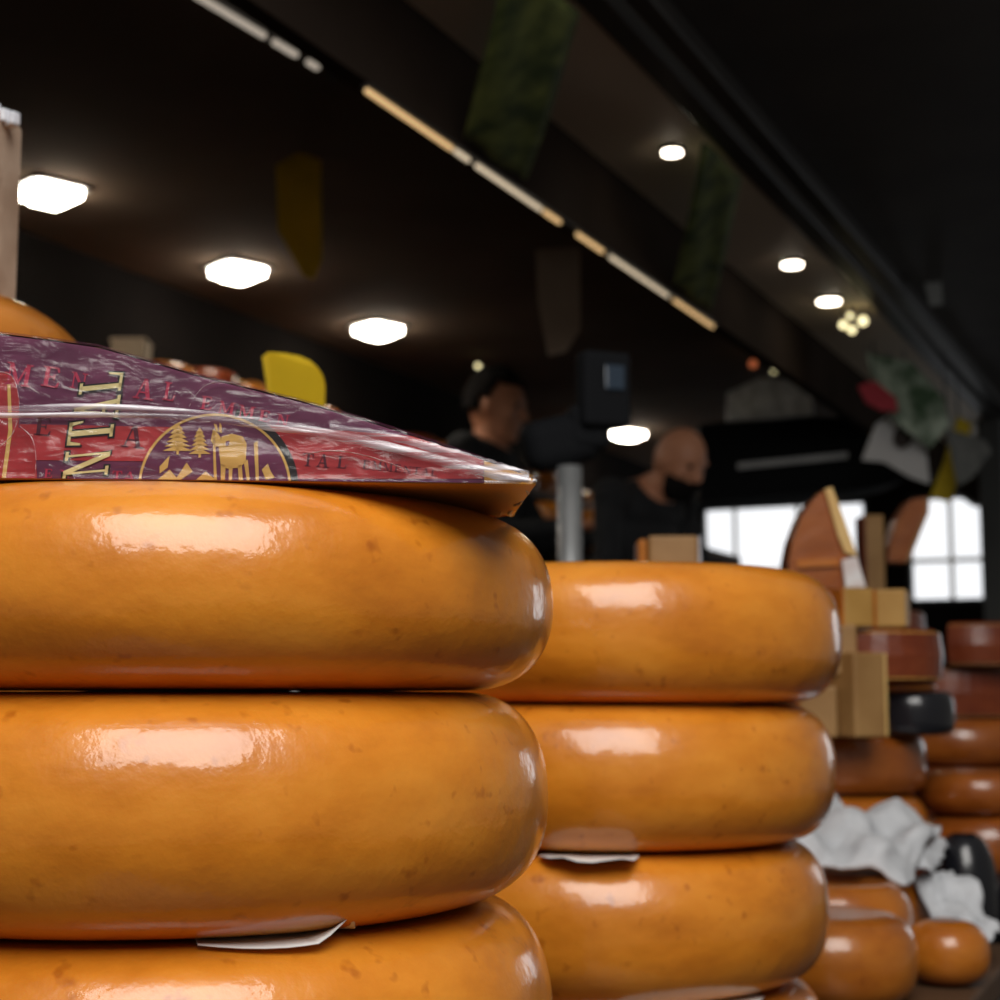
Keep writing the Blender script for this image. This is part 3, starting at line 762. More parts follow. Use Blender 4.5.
tag(wheel('small_round_cheese', rd(0.441, 1.622), zb0, 0.042, 0.062, WAX_DARK, '', None, seed=63, n=80, side=0.034), 'smallest orange wheel, at the counter edge before the hanging grey tray', 'cheese', G4)
tag(wheel('small_round_cheese', rd(0.300, 1.845), zb0 + 0.0, 0.030, 0.120, mat('red_orange_wax', (0.62, 0.10, 0.01), (0.7, 0.14, 0.02), rough=0.3), '', None, seed=64, n=48, side=0.014), 'little red-orange cheese tucked under the big grey tray', 'cheese')

# --- grey moulded pulp trays
def pulp_tray(name, corners, nu, nv, cups, amp, label, seed):
    """corners: four world points; a moulded sheet with cups and a crumpled rim"""
    N = 44; v, f = [], []
    a, b, c, d = corners
    nrm = (b - a).cross(d - a).normalized()
    if nrm.z < 0: nrm = -nrm
    for i in range(N + 1):
        for j in range(N + 1):
            u, w = i / N, j / N
            p = a.lerp(b, u).lerp(d.lerp(c, u), w)
            h = amp * (math.sin(u * math.pi * cups[0] + 0.6) * math.sin(w * math.pi * cups[1] + 0.4))
            h += 0.010 * noise.noise(Vector((u * 3 + seed, w * 3, 1))) + 0.0016 * noise.noise(Vector((u * 12 + seed, w * 12, 4)))
            e = min(u, 1 - u, w, 1 - w)
            h -= 0.010 * max(0, 0.08 - e) / 0.08
            edge = 0.006 * noise.noise(Vector((u * 9, w * 9, seed)))
            v.append(p + nrm * h + (b - a).normalized() * edge)
    for i in range(N):
        for j in range(N):
            q = i * (N + 1) + j; f.append((q, q + 1, q + N + 2, q + N + 1))
    o = poly(name, v, f, PULP, None, True, base=(a + b + c + d) / 4)
    md = o.modifiers.new('thickness', 'SOLIDIFY'); md.thickness = 0.003
    return tag(o, label, 'tray')
pulp_tray('pulp_tray', [at(790, 846, 1.72), at(908, 872, 1.70), at(944, 812, 1.93), at(806, 792, 1.94)], 44, 44, (3.4, 2.6), 0.013, 'large crumpled grey pulp tray draped over the small wheels', 2.0)
pulp_tray('pulp_tray', [at(826, 866, 1.78), at(930, 862, 1.78), at(950, 836, 1.93), at(836, 842, 1.93)], 44, 44, (3, 2), 0.007, 'smaller grey pulp tray tucked beneath the large crumpled one', 6.0)
pulp_tray('pulp_tray', [at(918, 876, 1.81), at(966, 956, 1.70), at(1000, 930, 1.74), at(956, 862, 1.87)], 44, 44, (3.2, 1.5), 0.008, 'grey pulp tray hanging down over the counter edge', 9.0)

# --- more cheese further along the counter
G5 = 'orange wheels beyond the pulp trays'
def pile(ctr, specs, cat='cheese'):
    z = COUNTER_Z
    for (R, h, m, label, grp, sd) in specs:
        tag(wheel('round_cheese', ctr + Vector((0.006 * math.sin(sd), 0.006 * math.cos(sd), 0)), z, R, h - 0.0008, m, '', None, seed=sd, n=64, side=min(0.035, h * 0.45)), label, 'cheese', grp)
        z += h
    return z
q = rd(0.630, 2.14)
pile(q, [(0.085, 0.08, WAX_DARK, 'lower orange wheel of the low pile beyond the grey trays', G5, 70.0), (0.085, 0.08, WAX_BROWN, 'middle orange wheel of the low pile beyond the grey trays', G5, 71.0),
         (0.082, 0.055, WAX_BROWN, 'top orange wheel of the low pile beyond the grey trays', G5, 72.0)])
q = rd(0.592, 1.93)
tag(wheel('small_round_cheese', rd(0.548, 1.925), COUNTER_Z, 0.038, 0.150, WAX_BLACK, '', None, seed=73, n=48, side=0.030), 'black waxed tall cheese beside the hanging grey tray', 'cheese')
tag(wheel('small_round_cheese', rd(0.618, 1.965), COUNTER_Z, 0.030, 0.105, WAX_BLACK, '', None, seed=74, n=48, side=0.026), 'shorter black waxed cheese behind the hanging grey tray', 'cheese')
q = rd(0.740, 2.62)
G6 = 'wheels of the red-brown pile'
zq = pile(q, [(0.140, 0.10, WAX_RED, 'red-brown wheel at the foot of the red-brown pile', G6, 80.0), (0.140, 0.10, WAX_RED, 'second red-brown wheel up in the red-brown pile', G6, 81.0), (0.130, 0.075, WAX_BROWN, 'orange wheel within the red-brown pile', G6, 82.0)])
sector('cheese_wedge', q + rd(0.0, 0.06), 0.14, TH - 2.7, TH - 0.7, zq, zq + 0.080, PASTE_TAN, WAX_RED, 'broad red-rinded wedge lying on the red-brown pile')
zq += 0.0805
sector('cheese_wedge', q + rd(0.03, -0.02), 0.10, TH - 2.3, TH - 0.9, zq, zq + 0.07, PASTE_TAN, WAX_RED, 'red-rinded wedge lying on top of the red-brown pile')
def heap(ctr, specs, group):
    z = COUNTER_Z
    for (R, h, a, w, paste, rind, label) in specs:
        sector('cheese_wedge', ctr + rd(0.03 * math.sin(a * 3), 0.02 * math.cos(a * 5)), R, TH + a - w / 2, TH + a + w / 2, z, z + h - 0.001, paste, rind, label, group)
        z += h
    return z
hp_ = math.pi / 2
heap(rd(0.975, 3.15), [(0.16, 0.10, -hp_, 3.6, PASTE_TAN, WAX_RED, 'broad red-rinded wedge at the foot of the dim wedge heap'), (0.15, 0.09, -hp_ + 0.5, 3.0, PASTE_TAN, WAX_DARK, 'orange-rinded wedge second from the foot of the dim wedge heap'),
     (0.15, 0.10, -hp_ - 0.4, 2.6, PASTE_TAN, WAX_RED, 'red-rinded wedge in the middle of the dim wedge heap'), (0.12, 0.09, -hp_ + 0.7, 2.2, PASTE_TAN, WAX_RED, 'red-brown wedge second from the top of the dim wedge heap'),
     (0.10, 0.07, -hp_ - 0.2, 1.6, PASTE_TAN, WAX_DARK, 'small wedge crowning the dim wedge heap')], 'wedges of the dim heap')
q = rd(0.745, 3.50)
zq3 = heap(q, [(0.18, 0.10, -hp_, 4.0, PASTE_TAN, WAX_RED, 'broad wedge at the foot of the heap before the windows'), (0.17, 0.10, -hp_ + 0.3, 3.6, PASTE_TAN, WAX_DARK, 'second wedge up in the heap before the windows'),
      (0.17, 0.10, -hp_ - 0.3, 3.4, PASTE_TAN, WAX_RED, 'third wedge up in the heap before the windows'), (0.16, 0.10, -hp_ + 0.2, 3.2, PASTE_TAN, WAX_RED, 'fourth wedge up in the heap before the windows'), (0.15, 0.09, -hp_, 3.6, PASTE_TAN, WAX_RED, 'top wedge of the heap before the windows')], 'wedges of the heap before the windows')
c_ = at(870, 520, 3.40)
block('cheese_block', Vector((c_.x, c_.y, zq3 + 0.10)), (0.040, 0.06, 0.20), TH + 0.1, PASTE_TAN, WAX_RED, 'upright tan cheese block in front of the bright windows')
c_ = at(900, 545, 3.40)
dw = empty('cheese_wedge', (c_.x, c_.y, zq3)); tag(dw, 'dark brown leaning wedge in front of the second bright window', 'cheese')
ext([(888, 562), (890, 545), (897, 520), (910, 500), (926, 497), (926, 512), (914, 540), (906, 562)], 3.37, 3.44, 'rind_side', WAX_BROWN, dw, zq3)
ext([(926, 497), (929, 499), (929, 512), (917, 542), (909, 562), (906, 562), (914, 540), (926, 512)], 3.365, 3.445, 'cut_edge', PASTE_TAN, dw, zq3)

# ------------------------------------------------------------------ weighing scale with pole display
sp = rd(0.114, 2.6)
sc_ = empty('weighing_scale', (sp.x, sp.y, COUNTER_Z)); tag(sc_, 'shop weighing scale with grey pole and black display head', 'scale')
box('base', (sp.x, sp.y, COUNTER_Z + 0.04), (0.09, 0.28, 0.08), BLACK, sc_, bevel=0.01)
box('weighing_plate', (sp.x, sp.y, COUNTER_Z + 0.09), (0.085, 0.26, 0.012), STEEL, sc_, bevel=0.004)
ptop = EYE + (HOR - 466) * 2.6 / F
bm = bmesh.new(); bm_tube(bm, sp + Vector((0, 0, COUNTER_Z + 0.08)), sp + Vector((0, 0, ptop)), 0.020, 0.020, 24)
from_bm('pole', bm, STEEL, sc_, True)
hc = rd(0.100, 2.62); hc.z = EYE + (HOR - 434) * 2.6 / F
bm = bmesh.new()
bm_box(bm, hc + Vector((0, 0, -0.008)), (0.125, 0.07, 0.085), rz=TH + 0.2, bevel=0.028, ry=-0.25, seg=4)
bm_box(bm, hc + rd(0.045, 0) + Vector((0, 0, 0.015)), (0.07, 0.06, 0.075), rz=TH + 0.2, bevel=0.015, seg=3)
from_bm('housing', bm, mat('matt_black', (0.007, 0.008, 0.010), rough=0.85, spec=0.2), sc_, False)
dc = rd(0.170, 2.60); dc.z = EYE + (HOR - 388) * 2.6 / F
dp = box('display_head', dc, (0.085, 0.045, 0.125), MATT, sc_, rz=TH + 0.35, bevel=0.008)
ddir = Matrix.Rotation(TH + 0.35, 3, 'Z') @ Vector((0, -1, 0))
scr = Vector(dc) + ddir * 0.024 + rd(0.010, 0) + Vector((0, 0, 0.018))
box('screen', scr, (0.034, 0.003, 0.040), mat('dim_blue_screen', (0.02, 0.03, 0.045), emit=(0.20, 0.30, 0.42), estr=0.04, rough=0.2), dp, rz=TH + 0.35, bevel=0.002)
box('side_panel', Vector(dc) + ddir * 0.023 + rd(-0.028, 0), (0.022, 0.003, 0.10), mat('grey_panel', (0.03, 0.032, 0.03), rough=0.8), dp, rz=TH + 0.35)

# ------------------------------------------------------------------ lamps
LX = sum(on_z(a_, b_ - 5, CEIL).x for a_, b_ in ((50, 190), (238, 272), (378, 330))) / 3      # the lamp row runs along the stall
def square_lamp(y, label):
    o = empty('ceiling_lamp', (LX, y, CEIL)); tag(o, label, 'lamp', 'square ceiling lamps inside the stall')
    bm = bmesh.new()
    for q in range(4):
        a = TH + 0.75 + q * math.pi / 2
        bm_box(bm, (LX + 0.075 * math.cos(a), y + 0.075 * math.sin(a), CEIL - 0.006), (0.014, 0.164, 0.012), rz=a)
    from_bm('lamp_frame', bm, STEEL, o)
    bm = bmesh.new()
    bm_box(bm, (LX, y, CEIL - 0.020), (0.135, 0.135, 0.034), bevel=0.010, rz=TH + 0.75)
    bm_box(bm, (LX, y, CEIL - 0.042), (0.085, 0.085, 0.016), bevel=0.006, rz=TH + 0.75)
    from_bm('diffuser', bm, LAMP, o)
def y_of(px, X, z): return y_line(px, X, z)
ys_ = [y_of(px, LX, CEIL) for px in (50, 238, 378)]
for y, l_ in zip(ys_, ('square ceiling lamp closest to the upright wrapped slab', 'square ceiling lamp second in the row from the wrapped slab', 'square ceiling lamp third in the row from the wrapped slab')): square_lamp(y, l_)
square_lamp(y_of(628, LX, CEIL), 'square ceiling lamp at the far end of the row, beyond the scale display')
# light strip in the ceiling, top left
a = on_z(222, 4, CEIL); b = on_z(320, 63, CEIL)
st = empty('ceiling_strip_light', (a.x, a.y, CEIL)); tag(st, 'short pale strip light on the stall ceiling', 'lamp')
dirv = (b - a)
PALE_STRIP = mat('dim_strip_glow', (0.5, 0.45, 0.4), emit=(1.0, 0.86, 0.70), estr=0.42)
ang = math.atan2(dirv.y, dirv.x) - math.pi / 2
box('housing', a + dirv * 0.45 + Vector((0, 0, -0.004)), (0.05, dirv.length * 1.6, 0.008), DARKSTEEL, st, rz=ang)
for t0, t1 in ((-0.25, 0.42), (0.5, 0.75), (0.86, 0.98)):
    box('tube', a + dirv * ((t0 + t1) / 2) + Vector((0, 0, -0.014)), (0.012, dirv.length * (t1 - t0), 0.012), PALE_STRIP, st, rz=ang, bevel=0.004)
# LED line under the fascia
XA, ZA = -1.374, EYE + 1.071
led = empty('led_strip', (XA, y_line(366, XA, ZA), ZA)); tag(led, 'long broken line of warm light under the brown fascia', 'lamp')
y0_, y1_ = y_line(366, XA, ZA), y_line(713, XA, ZA)
box('housing', (XA, (y0_ + y1_) / 2, ZA + 0.004), (0.016, y1_ - y0_, 0.008), DARKSTEEL, led)
for p0_, p1_, mm in ((366, 452, LED), (455, 469, LED_PALE), (476, 541, LED_PALE), (544, 560, LED), (577, 603, LED), (610, 668, LED_PALE), (674, 713, LED)):
    ya, yb = y_line(p0_, XA, ZA), y_line(p1_, XA, ZA)
    box('light_segment', (XA, (ya + yb) / 2, ZA - 0.005), (0.009, yb - ya, 0.009), mm, led, bevel=0.003)
# downlights in the soffit
for (px, py, r, l_) in ((672, 149, 0.023, 'round soffit downlight beside the narrow green banner'), (792, 262, 0.030, 'round soffit downlight second along from the narrow green banner'), (829, 299, 0.036, 'round soffit downlight closest to the yellow bulb cluster')):
    p = on_z(px, py, EYE + 1.299)
    o = empty('downlight', p); tag(o, l_, 'lamp', 'round soffit downlights')
    bm = bmesh.new(); bm_tube(bm, (p.x, p.y, EYE + 1.299), (p.x, p.y, EYE + 1.291), r * 1.25, r * 1.25, 28); from_bm('lamp_rim', bm, DARKSTEEL, o, False)
    bm = bmesh.new(); bm_tube(bm, (p.x, p.y, EYE + 1.292), (p.x, p.y, EYE + 1.287), r, r, 28); from_bm('lens', bm, LAMP_SMALL, o, False)
# fairy bulbs
for (px, py, r) in ((843, 325, 0.016), (852, 330, 0.016), (863, 321, 0.020), (850, 316, 0.012), (478, 366, 0.010), (527, 458, 0.006), (776, 368, 0.024), (753, 364, 0.018)):
    db = 5.3 if px > 840 else 6.2 if px > 700 else 6.3 if px < 500 else 7.0
    p = at(px, py, db); r *= db / 7.0
    o = empty('hanging_bulb', (p.x, p.y, p.z - r)); 
    near_p = {843: 'yellow bulb hanging in the cluster beyond the soffit downlights', 852: 'yellow bulb hanging in the cluster beyond the soffit downlights', 863: 'yellow bulb hanging in the cluster beyond the soffit downlights', 850: 'yellow bulb hanging in the cluster beyond the soffit downlights',
              478: 'tiny pale bulb glowing above the dark-haired man', 527: 'tiny dim bulb just past the dark-haired man', 776: 'white bulb over the grey plastic sheet', 753: 'reddish bulb over the grey plastic sheet'}[px]
    tag(o, near_p, 'lamp', 'hanging bulb cluster' if 840 < px < 870 else None)
    bm = bmesh.new(); bmesh.ops.create_uvsphere(bm, u_segments=16, v_segments=10, radius=r, matrix=Matrix.Translation(p))
    gm = LAMP_BULB
    if px == 753: gm = mat('red_bulb_glow', (0.6, 0.2, 0.1), emit=(0.9, 0.22, 0.08), estr=0.35)
    if px == 527: gm = mat('dim_bulb_glow', (0.5, 0.4, 0.2), emit=(0.9, 0.7, 0.35), estr=0.4)
    from_bm('bulb', bm, gm, o, True)
    top = EYE + 1.299 if p.x > -1.4 else CEIL
    bm = bmesh.new(); bm_tube(bm, p + Vector((0, 0, r)), (p.x, p.y, top), 0.003, 0.003, 6); from_bm('cord', bm, BLACK, o)

# ------------------------------------------------------------------ banners
def banner(name, X0, z0, X1, z1, ya, yb, yc, yd, m, label, group=None, n=14, sag=0.012):
    """cloth strip from (X0,z0) between ya and yb up to (X1,z1) between yc and yd"""
    rows = []
    for i in range(n + 1):
        t = i / n; row = []
        for j in range(9):
            u = j / 8
            x = X0 + (X1 - X0) * t; z = z0 + (z1 - z0) * t - sag * math.sin(math.pi * t) + 0.004 * math.sin(u * 9 + t * 5)
            y0 = ya + (yc - ya) * t; y1 = yb + (yd - yb) * t
            row.append(Vector((x, y0 + (y1 - y0) * u, z)))
        rows.append(row)
    o = sheet(name, rows, m, None, 0.002)
    return tag(o, label, 'banner', group)
GREEN = mat('printed_green_cloth', (0.035, 0.055, 0.012), (0.16, 0.19, 0.045), rough=0.8, scale=14, stops=(0.38, 0.66))
YELLOW = mat('yellow_cloth', (0.88, 0.68, 0.02), (0.80, 0.58, 0.015), rough=0.7, scale=9)
YELLOW_DIMMED = mat('dimmed_yellow_cloth', (0.40, 0.28, 0.015), (0.50, 0.35, 0.02), rough=0.8, scale=9)  # same yellow cloth, with the dim indoor light darkened into its colour
zA, zB = EYE + 1.088, EYE + 1.262
ya, yb = y_line(449, -1.385, zA), y_line(512, -1.385, zA)
banner('hanging_banner', -1.352, zA, -1.075, zB, ya, yb, y_line(509, -1.075, zB), y_line(580, -1.075, zB), GREEN, 'wide green printed banner slung across the soffit near the strip light')
ya, yb = y_line(662, -1.385, zA), y_line(700, -1.385, zA)
banner('hanging_banner', -1.352, zA, -1.075, zB, ya, yb, y_line(703, -1.075, zB), y_line(742, -1.075, zB), GREEN, 'narrow green printed banner slung across the soffit beside a downlight')
def translucent(m, fac=0.55):
    nt = m.node_tree; b = nt.nodes['Principled BSDF']; out = nt.nodes['Material Output']
    t = nt.nodes.new('ShaderNodeBsdfTranslucent'); mx = nt.nodes.new('ShaderNodeMixShader'); mx.inputs[0].default_value = fac
    for l in b.inputs['Base Color'].links: nt.links.new(l.from_socket, t.inputs['Color'])
    nt.links.new(b.outputs[0], mx.inputs[1]); nt.links.new(t.outputs[0], mx.inputs[2]); nt.links.new(mx.outputs[0], out.inputs['Surface'])
translucent(YELLOW); translucent(YELLOW_DIMMED)
def flag(name, pts, d, m, label, thick=0.004, dd=None, cord_top=None, hem=True):
    """hanging cloth with the outline pts (pixels), at distance d"""
    dd = dd or [0] * len(pts)
    root = empty(name, at(*pts[0], d)); tag(root, label, 'banner')
    n = len(pts); a = [at(x, y, d + e) for (x, y), e in zip(pts, dd)]; b = [p + rd(0, thick) for p in a]
    poly('cloth', a + b, [tuple(range(n)), tuple(range(2 * n - 1, n - 1, -1))] + [(i, n + i, n + (i + 1) % n, (i + 1) % n) for i in range(n)], m, root)
    if cord_top is not None:
        i = min(range(n), key=lambda k: pts[k][1])
        bm = bmesh.new(); bm_tube(bm, a[i], (a[i].x, a[i].y, cord_top), 0.003, 0.003, 6); from_bm('cord', bm, BLACK, root)
    return root
ps = rd((296 - 500) / F * 1.45, 1.45)
pg = empty('price_sign', (ps.x, ps.y, COUNTER_Z)); tag(pg, 'bright yellow sign on a thin stand behind the labelled wedge', 'sign')
bm = bmesh.new(); bm_tube(bm, (ps.x, ps.y, COUNTER_Z), (ps.x, ps.y, COUNTER_Z + 0.012), 0.04, 0.036, 24); from_bm('base', bm, BLACK, pg)
bm = bmesh.new(); bm_tube(bm, (ps.x, ps.y, COUNTER_Z + 0.01), (ps.x, ps.y, upto(372, 1.46)), 0.003, 0.003, 10); from_bm('stand', bm, STEEL, pg)
sp_ = [(262, 357), (268, 352), (284, 353), (300, 356), (311, 361), (318, 368), (323, 376), (325, 385), (324, 430), (275, 430), (268, 395)]
fa_ = [at(x, y, 1.44 - 0.000006 * (x - 262) ** 2) for x, y in sp_]; fb_ = [p + rd(0, 0.002) for p in fa_]; n = len(sp_)
poly('sign_card', fa_ + fb_, [tuple(range(n)), tuple(range(2 * n - 1, n - 1, -1))] + [(i, n + i, n + (i + 1) % n, (i + 1) % n) for i in range(n)], YELLOW, pg)
flag('hanging_flag', [(276, 165), (300, 152), (321, 160), (322, 258), (314, 279), (304, 276), (278, 230)], 3.9, YELLOW_DIMMED, 'yellow banner coloured as if in shade, hanging from the stall ceiling between two square lamps', cord_top=CEIL, dd=[0, 0, .02, .04, .04, .03, 0])
flag('hanging_flag', [(958, 416), (972, 424), (960, 470), (951, 503), (930, 497), (942, 466)], 6.26, mat('mustard_cloth', (0.70, 0.50, 0.012), (0.78, 0.56, 0.02), rough=0.7, scale=9), 'mustard yellow flag leaning above the second bright window', cord_top=EYE + 1.28)
flag('hanging_flag', [(536, 250), (580, 246), (580, 330), (566, 352), (548, 356), (538, 300)], 4.75, mat('taupe_cloth', (0.26, 0.19, 0.14), (0.32, 0.24, 0.18), rough=0.8), 'taupe cloth hanging deep in the stall under the strip light', cord_top=CEIL)
# posters hung under the canopy rail
def poster(name, pts, d, m, label): return flag(name, pts, d, m, label, 0.01, cord_top=EYE + 1.28)
LEAFY = mat('leafy_green_print', (0.05, 0.11, 0.05), (0.55, 0.66, 0.55), rough=0.6, scale=9, stops=(0.4, 0.62))
poster('photo_poster', [(866, 352), (912, 362), (944, 398), (950, 425), (930, 448), (898, 424), (874, 388)], 5.8, LEAFY, 'green and white printed poster tilted under the canopy rail')
poster('white_poster', [(876, 424), (890, 414), (905, 428), (926, 446), (930, 484), (912, 478), (884, 462), (862, 460)], 5.95, mat('white_print', (0.72, 0.72, 0.74), (0.8, 0.8, 0.82), rough=0.6), 'white poster with dark oval below the green printed poster')
ov = [(904 + 13 * math.cos(t) * 0.8 - 6 * math.sin(t) * 0.3, 436 + 13 * math.sin(t) * 0.9) for t in [i * 0.5236 for i in range(12)]]
poster('dark_oval_sign', ov, 5.90, mat('dark_brown_print', (0.03, 0.018, 0.014), rough=0.6), 'dark brown oval sign in front of the white poster')
poster('red_pennant', [(858, 386), (874, 380), (896, 398), (898, 412), (880, 410), (866, 402)], 5.75, mat('crimson_cloth', (0.45, 0.03, 0.05), (0.55, 0.05, 0.08), rough=0.7), 'small crimson pennant beside the green printed poster')
poster('grey_pennant', [(946, 428), (985, 440), (992, 452), (972, 478), (958, 486)], 5.9, mat('greyish_print', (0.12, 0.13, 0.13), (0.26, 0.27, 0.26), rough=0.6, scale=12), 'grey printed pennant behind the mustard flag')
flag('plastic_sheet', [(728, 392), (760, 378), (790, 380), (812, 398), (814, 414), (770, 418), (728, 420)], 6.6, mat('grey_plastic_sheet', (0.40, 0.42, 0.44), (0.75, 0.77, 0.80), rough=0.3, scale=16), 'crumpled grey plastic sheet lying on the dark awning box', 0.05)
flag('small_grey_sign', [(923, 275), (941, 275), (943, 304), (930, 306)], 5.2, mat('dim_grey_sign', (0.30, 0.32, 0.32)), 'small dim grey sign high under the dark canopy', cord_top=EYE + 1.38)
# dark awning box of the neighbouring stall
ab = empty('awning_box', at(800, 500, 6.8)); tag(ab, 'dark awning box with pale stripe hanging across the far end', 'awning')
ext([(700, 424), (800, 416), (872, 418), (905, 470), (905, 480), (870, 488), (700, 502)], 6.8, 7.2, 'awning_body', MATT, ab)
ext([(738, 463), (848, 452), (848, 458), (738, 469)], 6.78, 6.805, 'pale_stripe', mat('dim_pale_stripe', (0.5, 0.52, 0.54), (0.6, 0.62, 0.64), rough=0.5), ab)
for px in (740, 850):
    p = at(px, 425, 7.0); bm = bmesh.new(); bm_tube(bm, p, (p.x, p.y, EYE + 1.30 if px > 800 else CEIL), 0.008, 0.008, 8); from_bm('hanger', bm, BLACK, ab)
# grey post at the far right
pp = rd(2.36, 7.6)
tag(box('canopy_post', (pp.x, pp.y, 1.30), (0.11, 0.11, 2.60), mat('grey_post_paint', (0.075, 0.08, 0.08), rough=0.5), bevel=0.01), 'dark grey canopy post beside the second bright window', 'post')

# ------------------------------------------------------------------ back shelves with cheese
for k, (z, nm) in enumerate(((EYE + 0.92, 'upper'), (EYE + 0.52, 'lower'))):
    sh = empty('wall_shelf', (-3.05, 5.8, z - 0.03)); tag(sh, 'dark %s wooden shelf along the back wall' % nm, 'shelf')
    box('shelf_board', (-3.05, 5.8, z - 0.0125), (0.29, 6.6, 0.025), WOOD, sh)
    for yy in (2.8, 4.3, 5.8, 7.3, 8.8):
        box('bracket', (-3.10, yy, z - 0.055), (0.19, 0.02, 0.06), DARKSTEEL, sh)
    y = 2.75; i = 0
    while y < 8.9:
        R = random.choice((0.10, 0.115, 0.13)); h = random.choice((0.09, 0.11, 0.12)); y += R + 0.02
        mm = [WAX_RED, WAX_DARK, WAX_RED, WAX_AMBER][(i * 3 + k) % 4]
        if k == 0 and abs(y - y_line(131, -2.97, EYE + 0.98)) < R + 0.09:   # gap for the beige box
            y = y_line(131, -2.97, EYE + 0.98) + 0.09 + R
        pr = wheel('round_cheese', (-3.05, y, 0), z + 0.0005, R, h, mm, '', None, seed=100 + i + 20 * k, n=40, side=0.03)
        tag(pr, '%s cheese wheel standing in the row on the %s back shelf' % ('red-brown' if mm is WAX_RED else 'deep orange' if mm is WAX_DARK else 'amber', nm), 'cheese', 'wheels on the %s back shelf' % nm)
        y += R; i += 1
bx_ = Vector((-2.97, y_line(131, -2.97, EYE + 0.98), EYE + 0.92))
bo = empty('cardboard_box', bx_); tag(bo, 'small beige box standing on the upper back shelf', 'box')
box('carton', bx_ + Vector((0, 0, 0.056)), (0.10, 0.10, 0.11), mat('beige_card', (0.36, 0.27, 0.18), (0.42, 0.32, 0.22), rough=0.8), bo, rz=TH, bevel=0.003)
box('lid', bx_ + Vector((0, 0, 0.115)), (0.106, 0.106, 0.012), mat('beige_card_lid', (0.40, 0.30, 0.21), rough=0.8), bo, rz=TH, bevel=0.003)
# cheese on the vendors' work table, seen past the pole
wt = empty('work_table', (-2.38, 6.1, FLOOR_T)); tag(wt, 'dark work table behind the men, laden with orange cheese', 'table')
WTZ = EYE + 0.56
box('table_top', (-2.38, 6.1, WTZ - 0.02), (1.0, 0.6, 0.04), WOOD, wt, bevel=0.005)
for sx in (-0.45, 0.45):
    for sy in (-0.25, 0.25): box('leg', (-2.38 + sx, 6.1 + sy, (WTZ - 0.04 + FLOOR_T) / 2), (0.05, 0.05, WTZ - 0.04 - FLOOR_T), WOOD, wt)
for i, (px, R, h, lay, mm, lb_) in enumerate(((547, 0.075, 0.12, 0, PASTE_TAN, 'pale beige cheese at the left foot of the grey scale pole'), (547, 0.07, 0.10, 1, WAX, 'orange cheese stacked on the pale beige one beside the scale pole'),
                                     (599, 0.09, 0.10, 0, WAX_DARK, 'dark orange cheese right of the grey scale pole'), (600, 0.085, 0.09, 1, WAX, 'orange cheese topping the small stack right of the scale pole'), (631, 0.03, 0.13, 0, PASTE_TAN, 'narrow beige cheese beside the bearded man'))):
    d_ = 6.55; p = rd((px - 500) / F * d_, d_)
    zbase = WTZ + (0 if lay == 0 else (0.121 if px == 547 else 0.101))
    tag(wheel('round_cheese', p, zbase, R, h, mm, '', None, seed=200 + i, n=40, side=0.03), lb_, 'cheese')

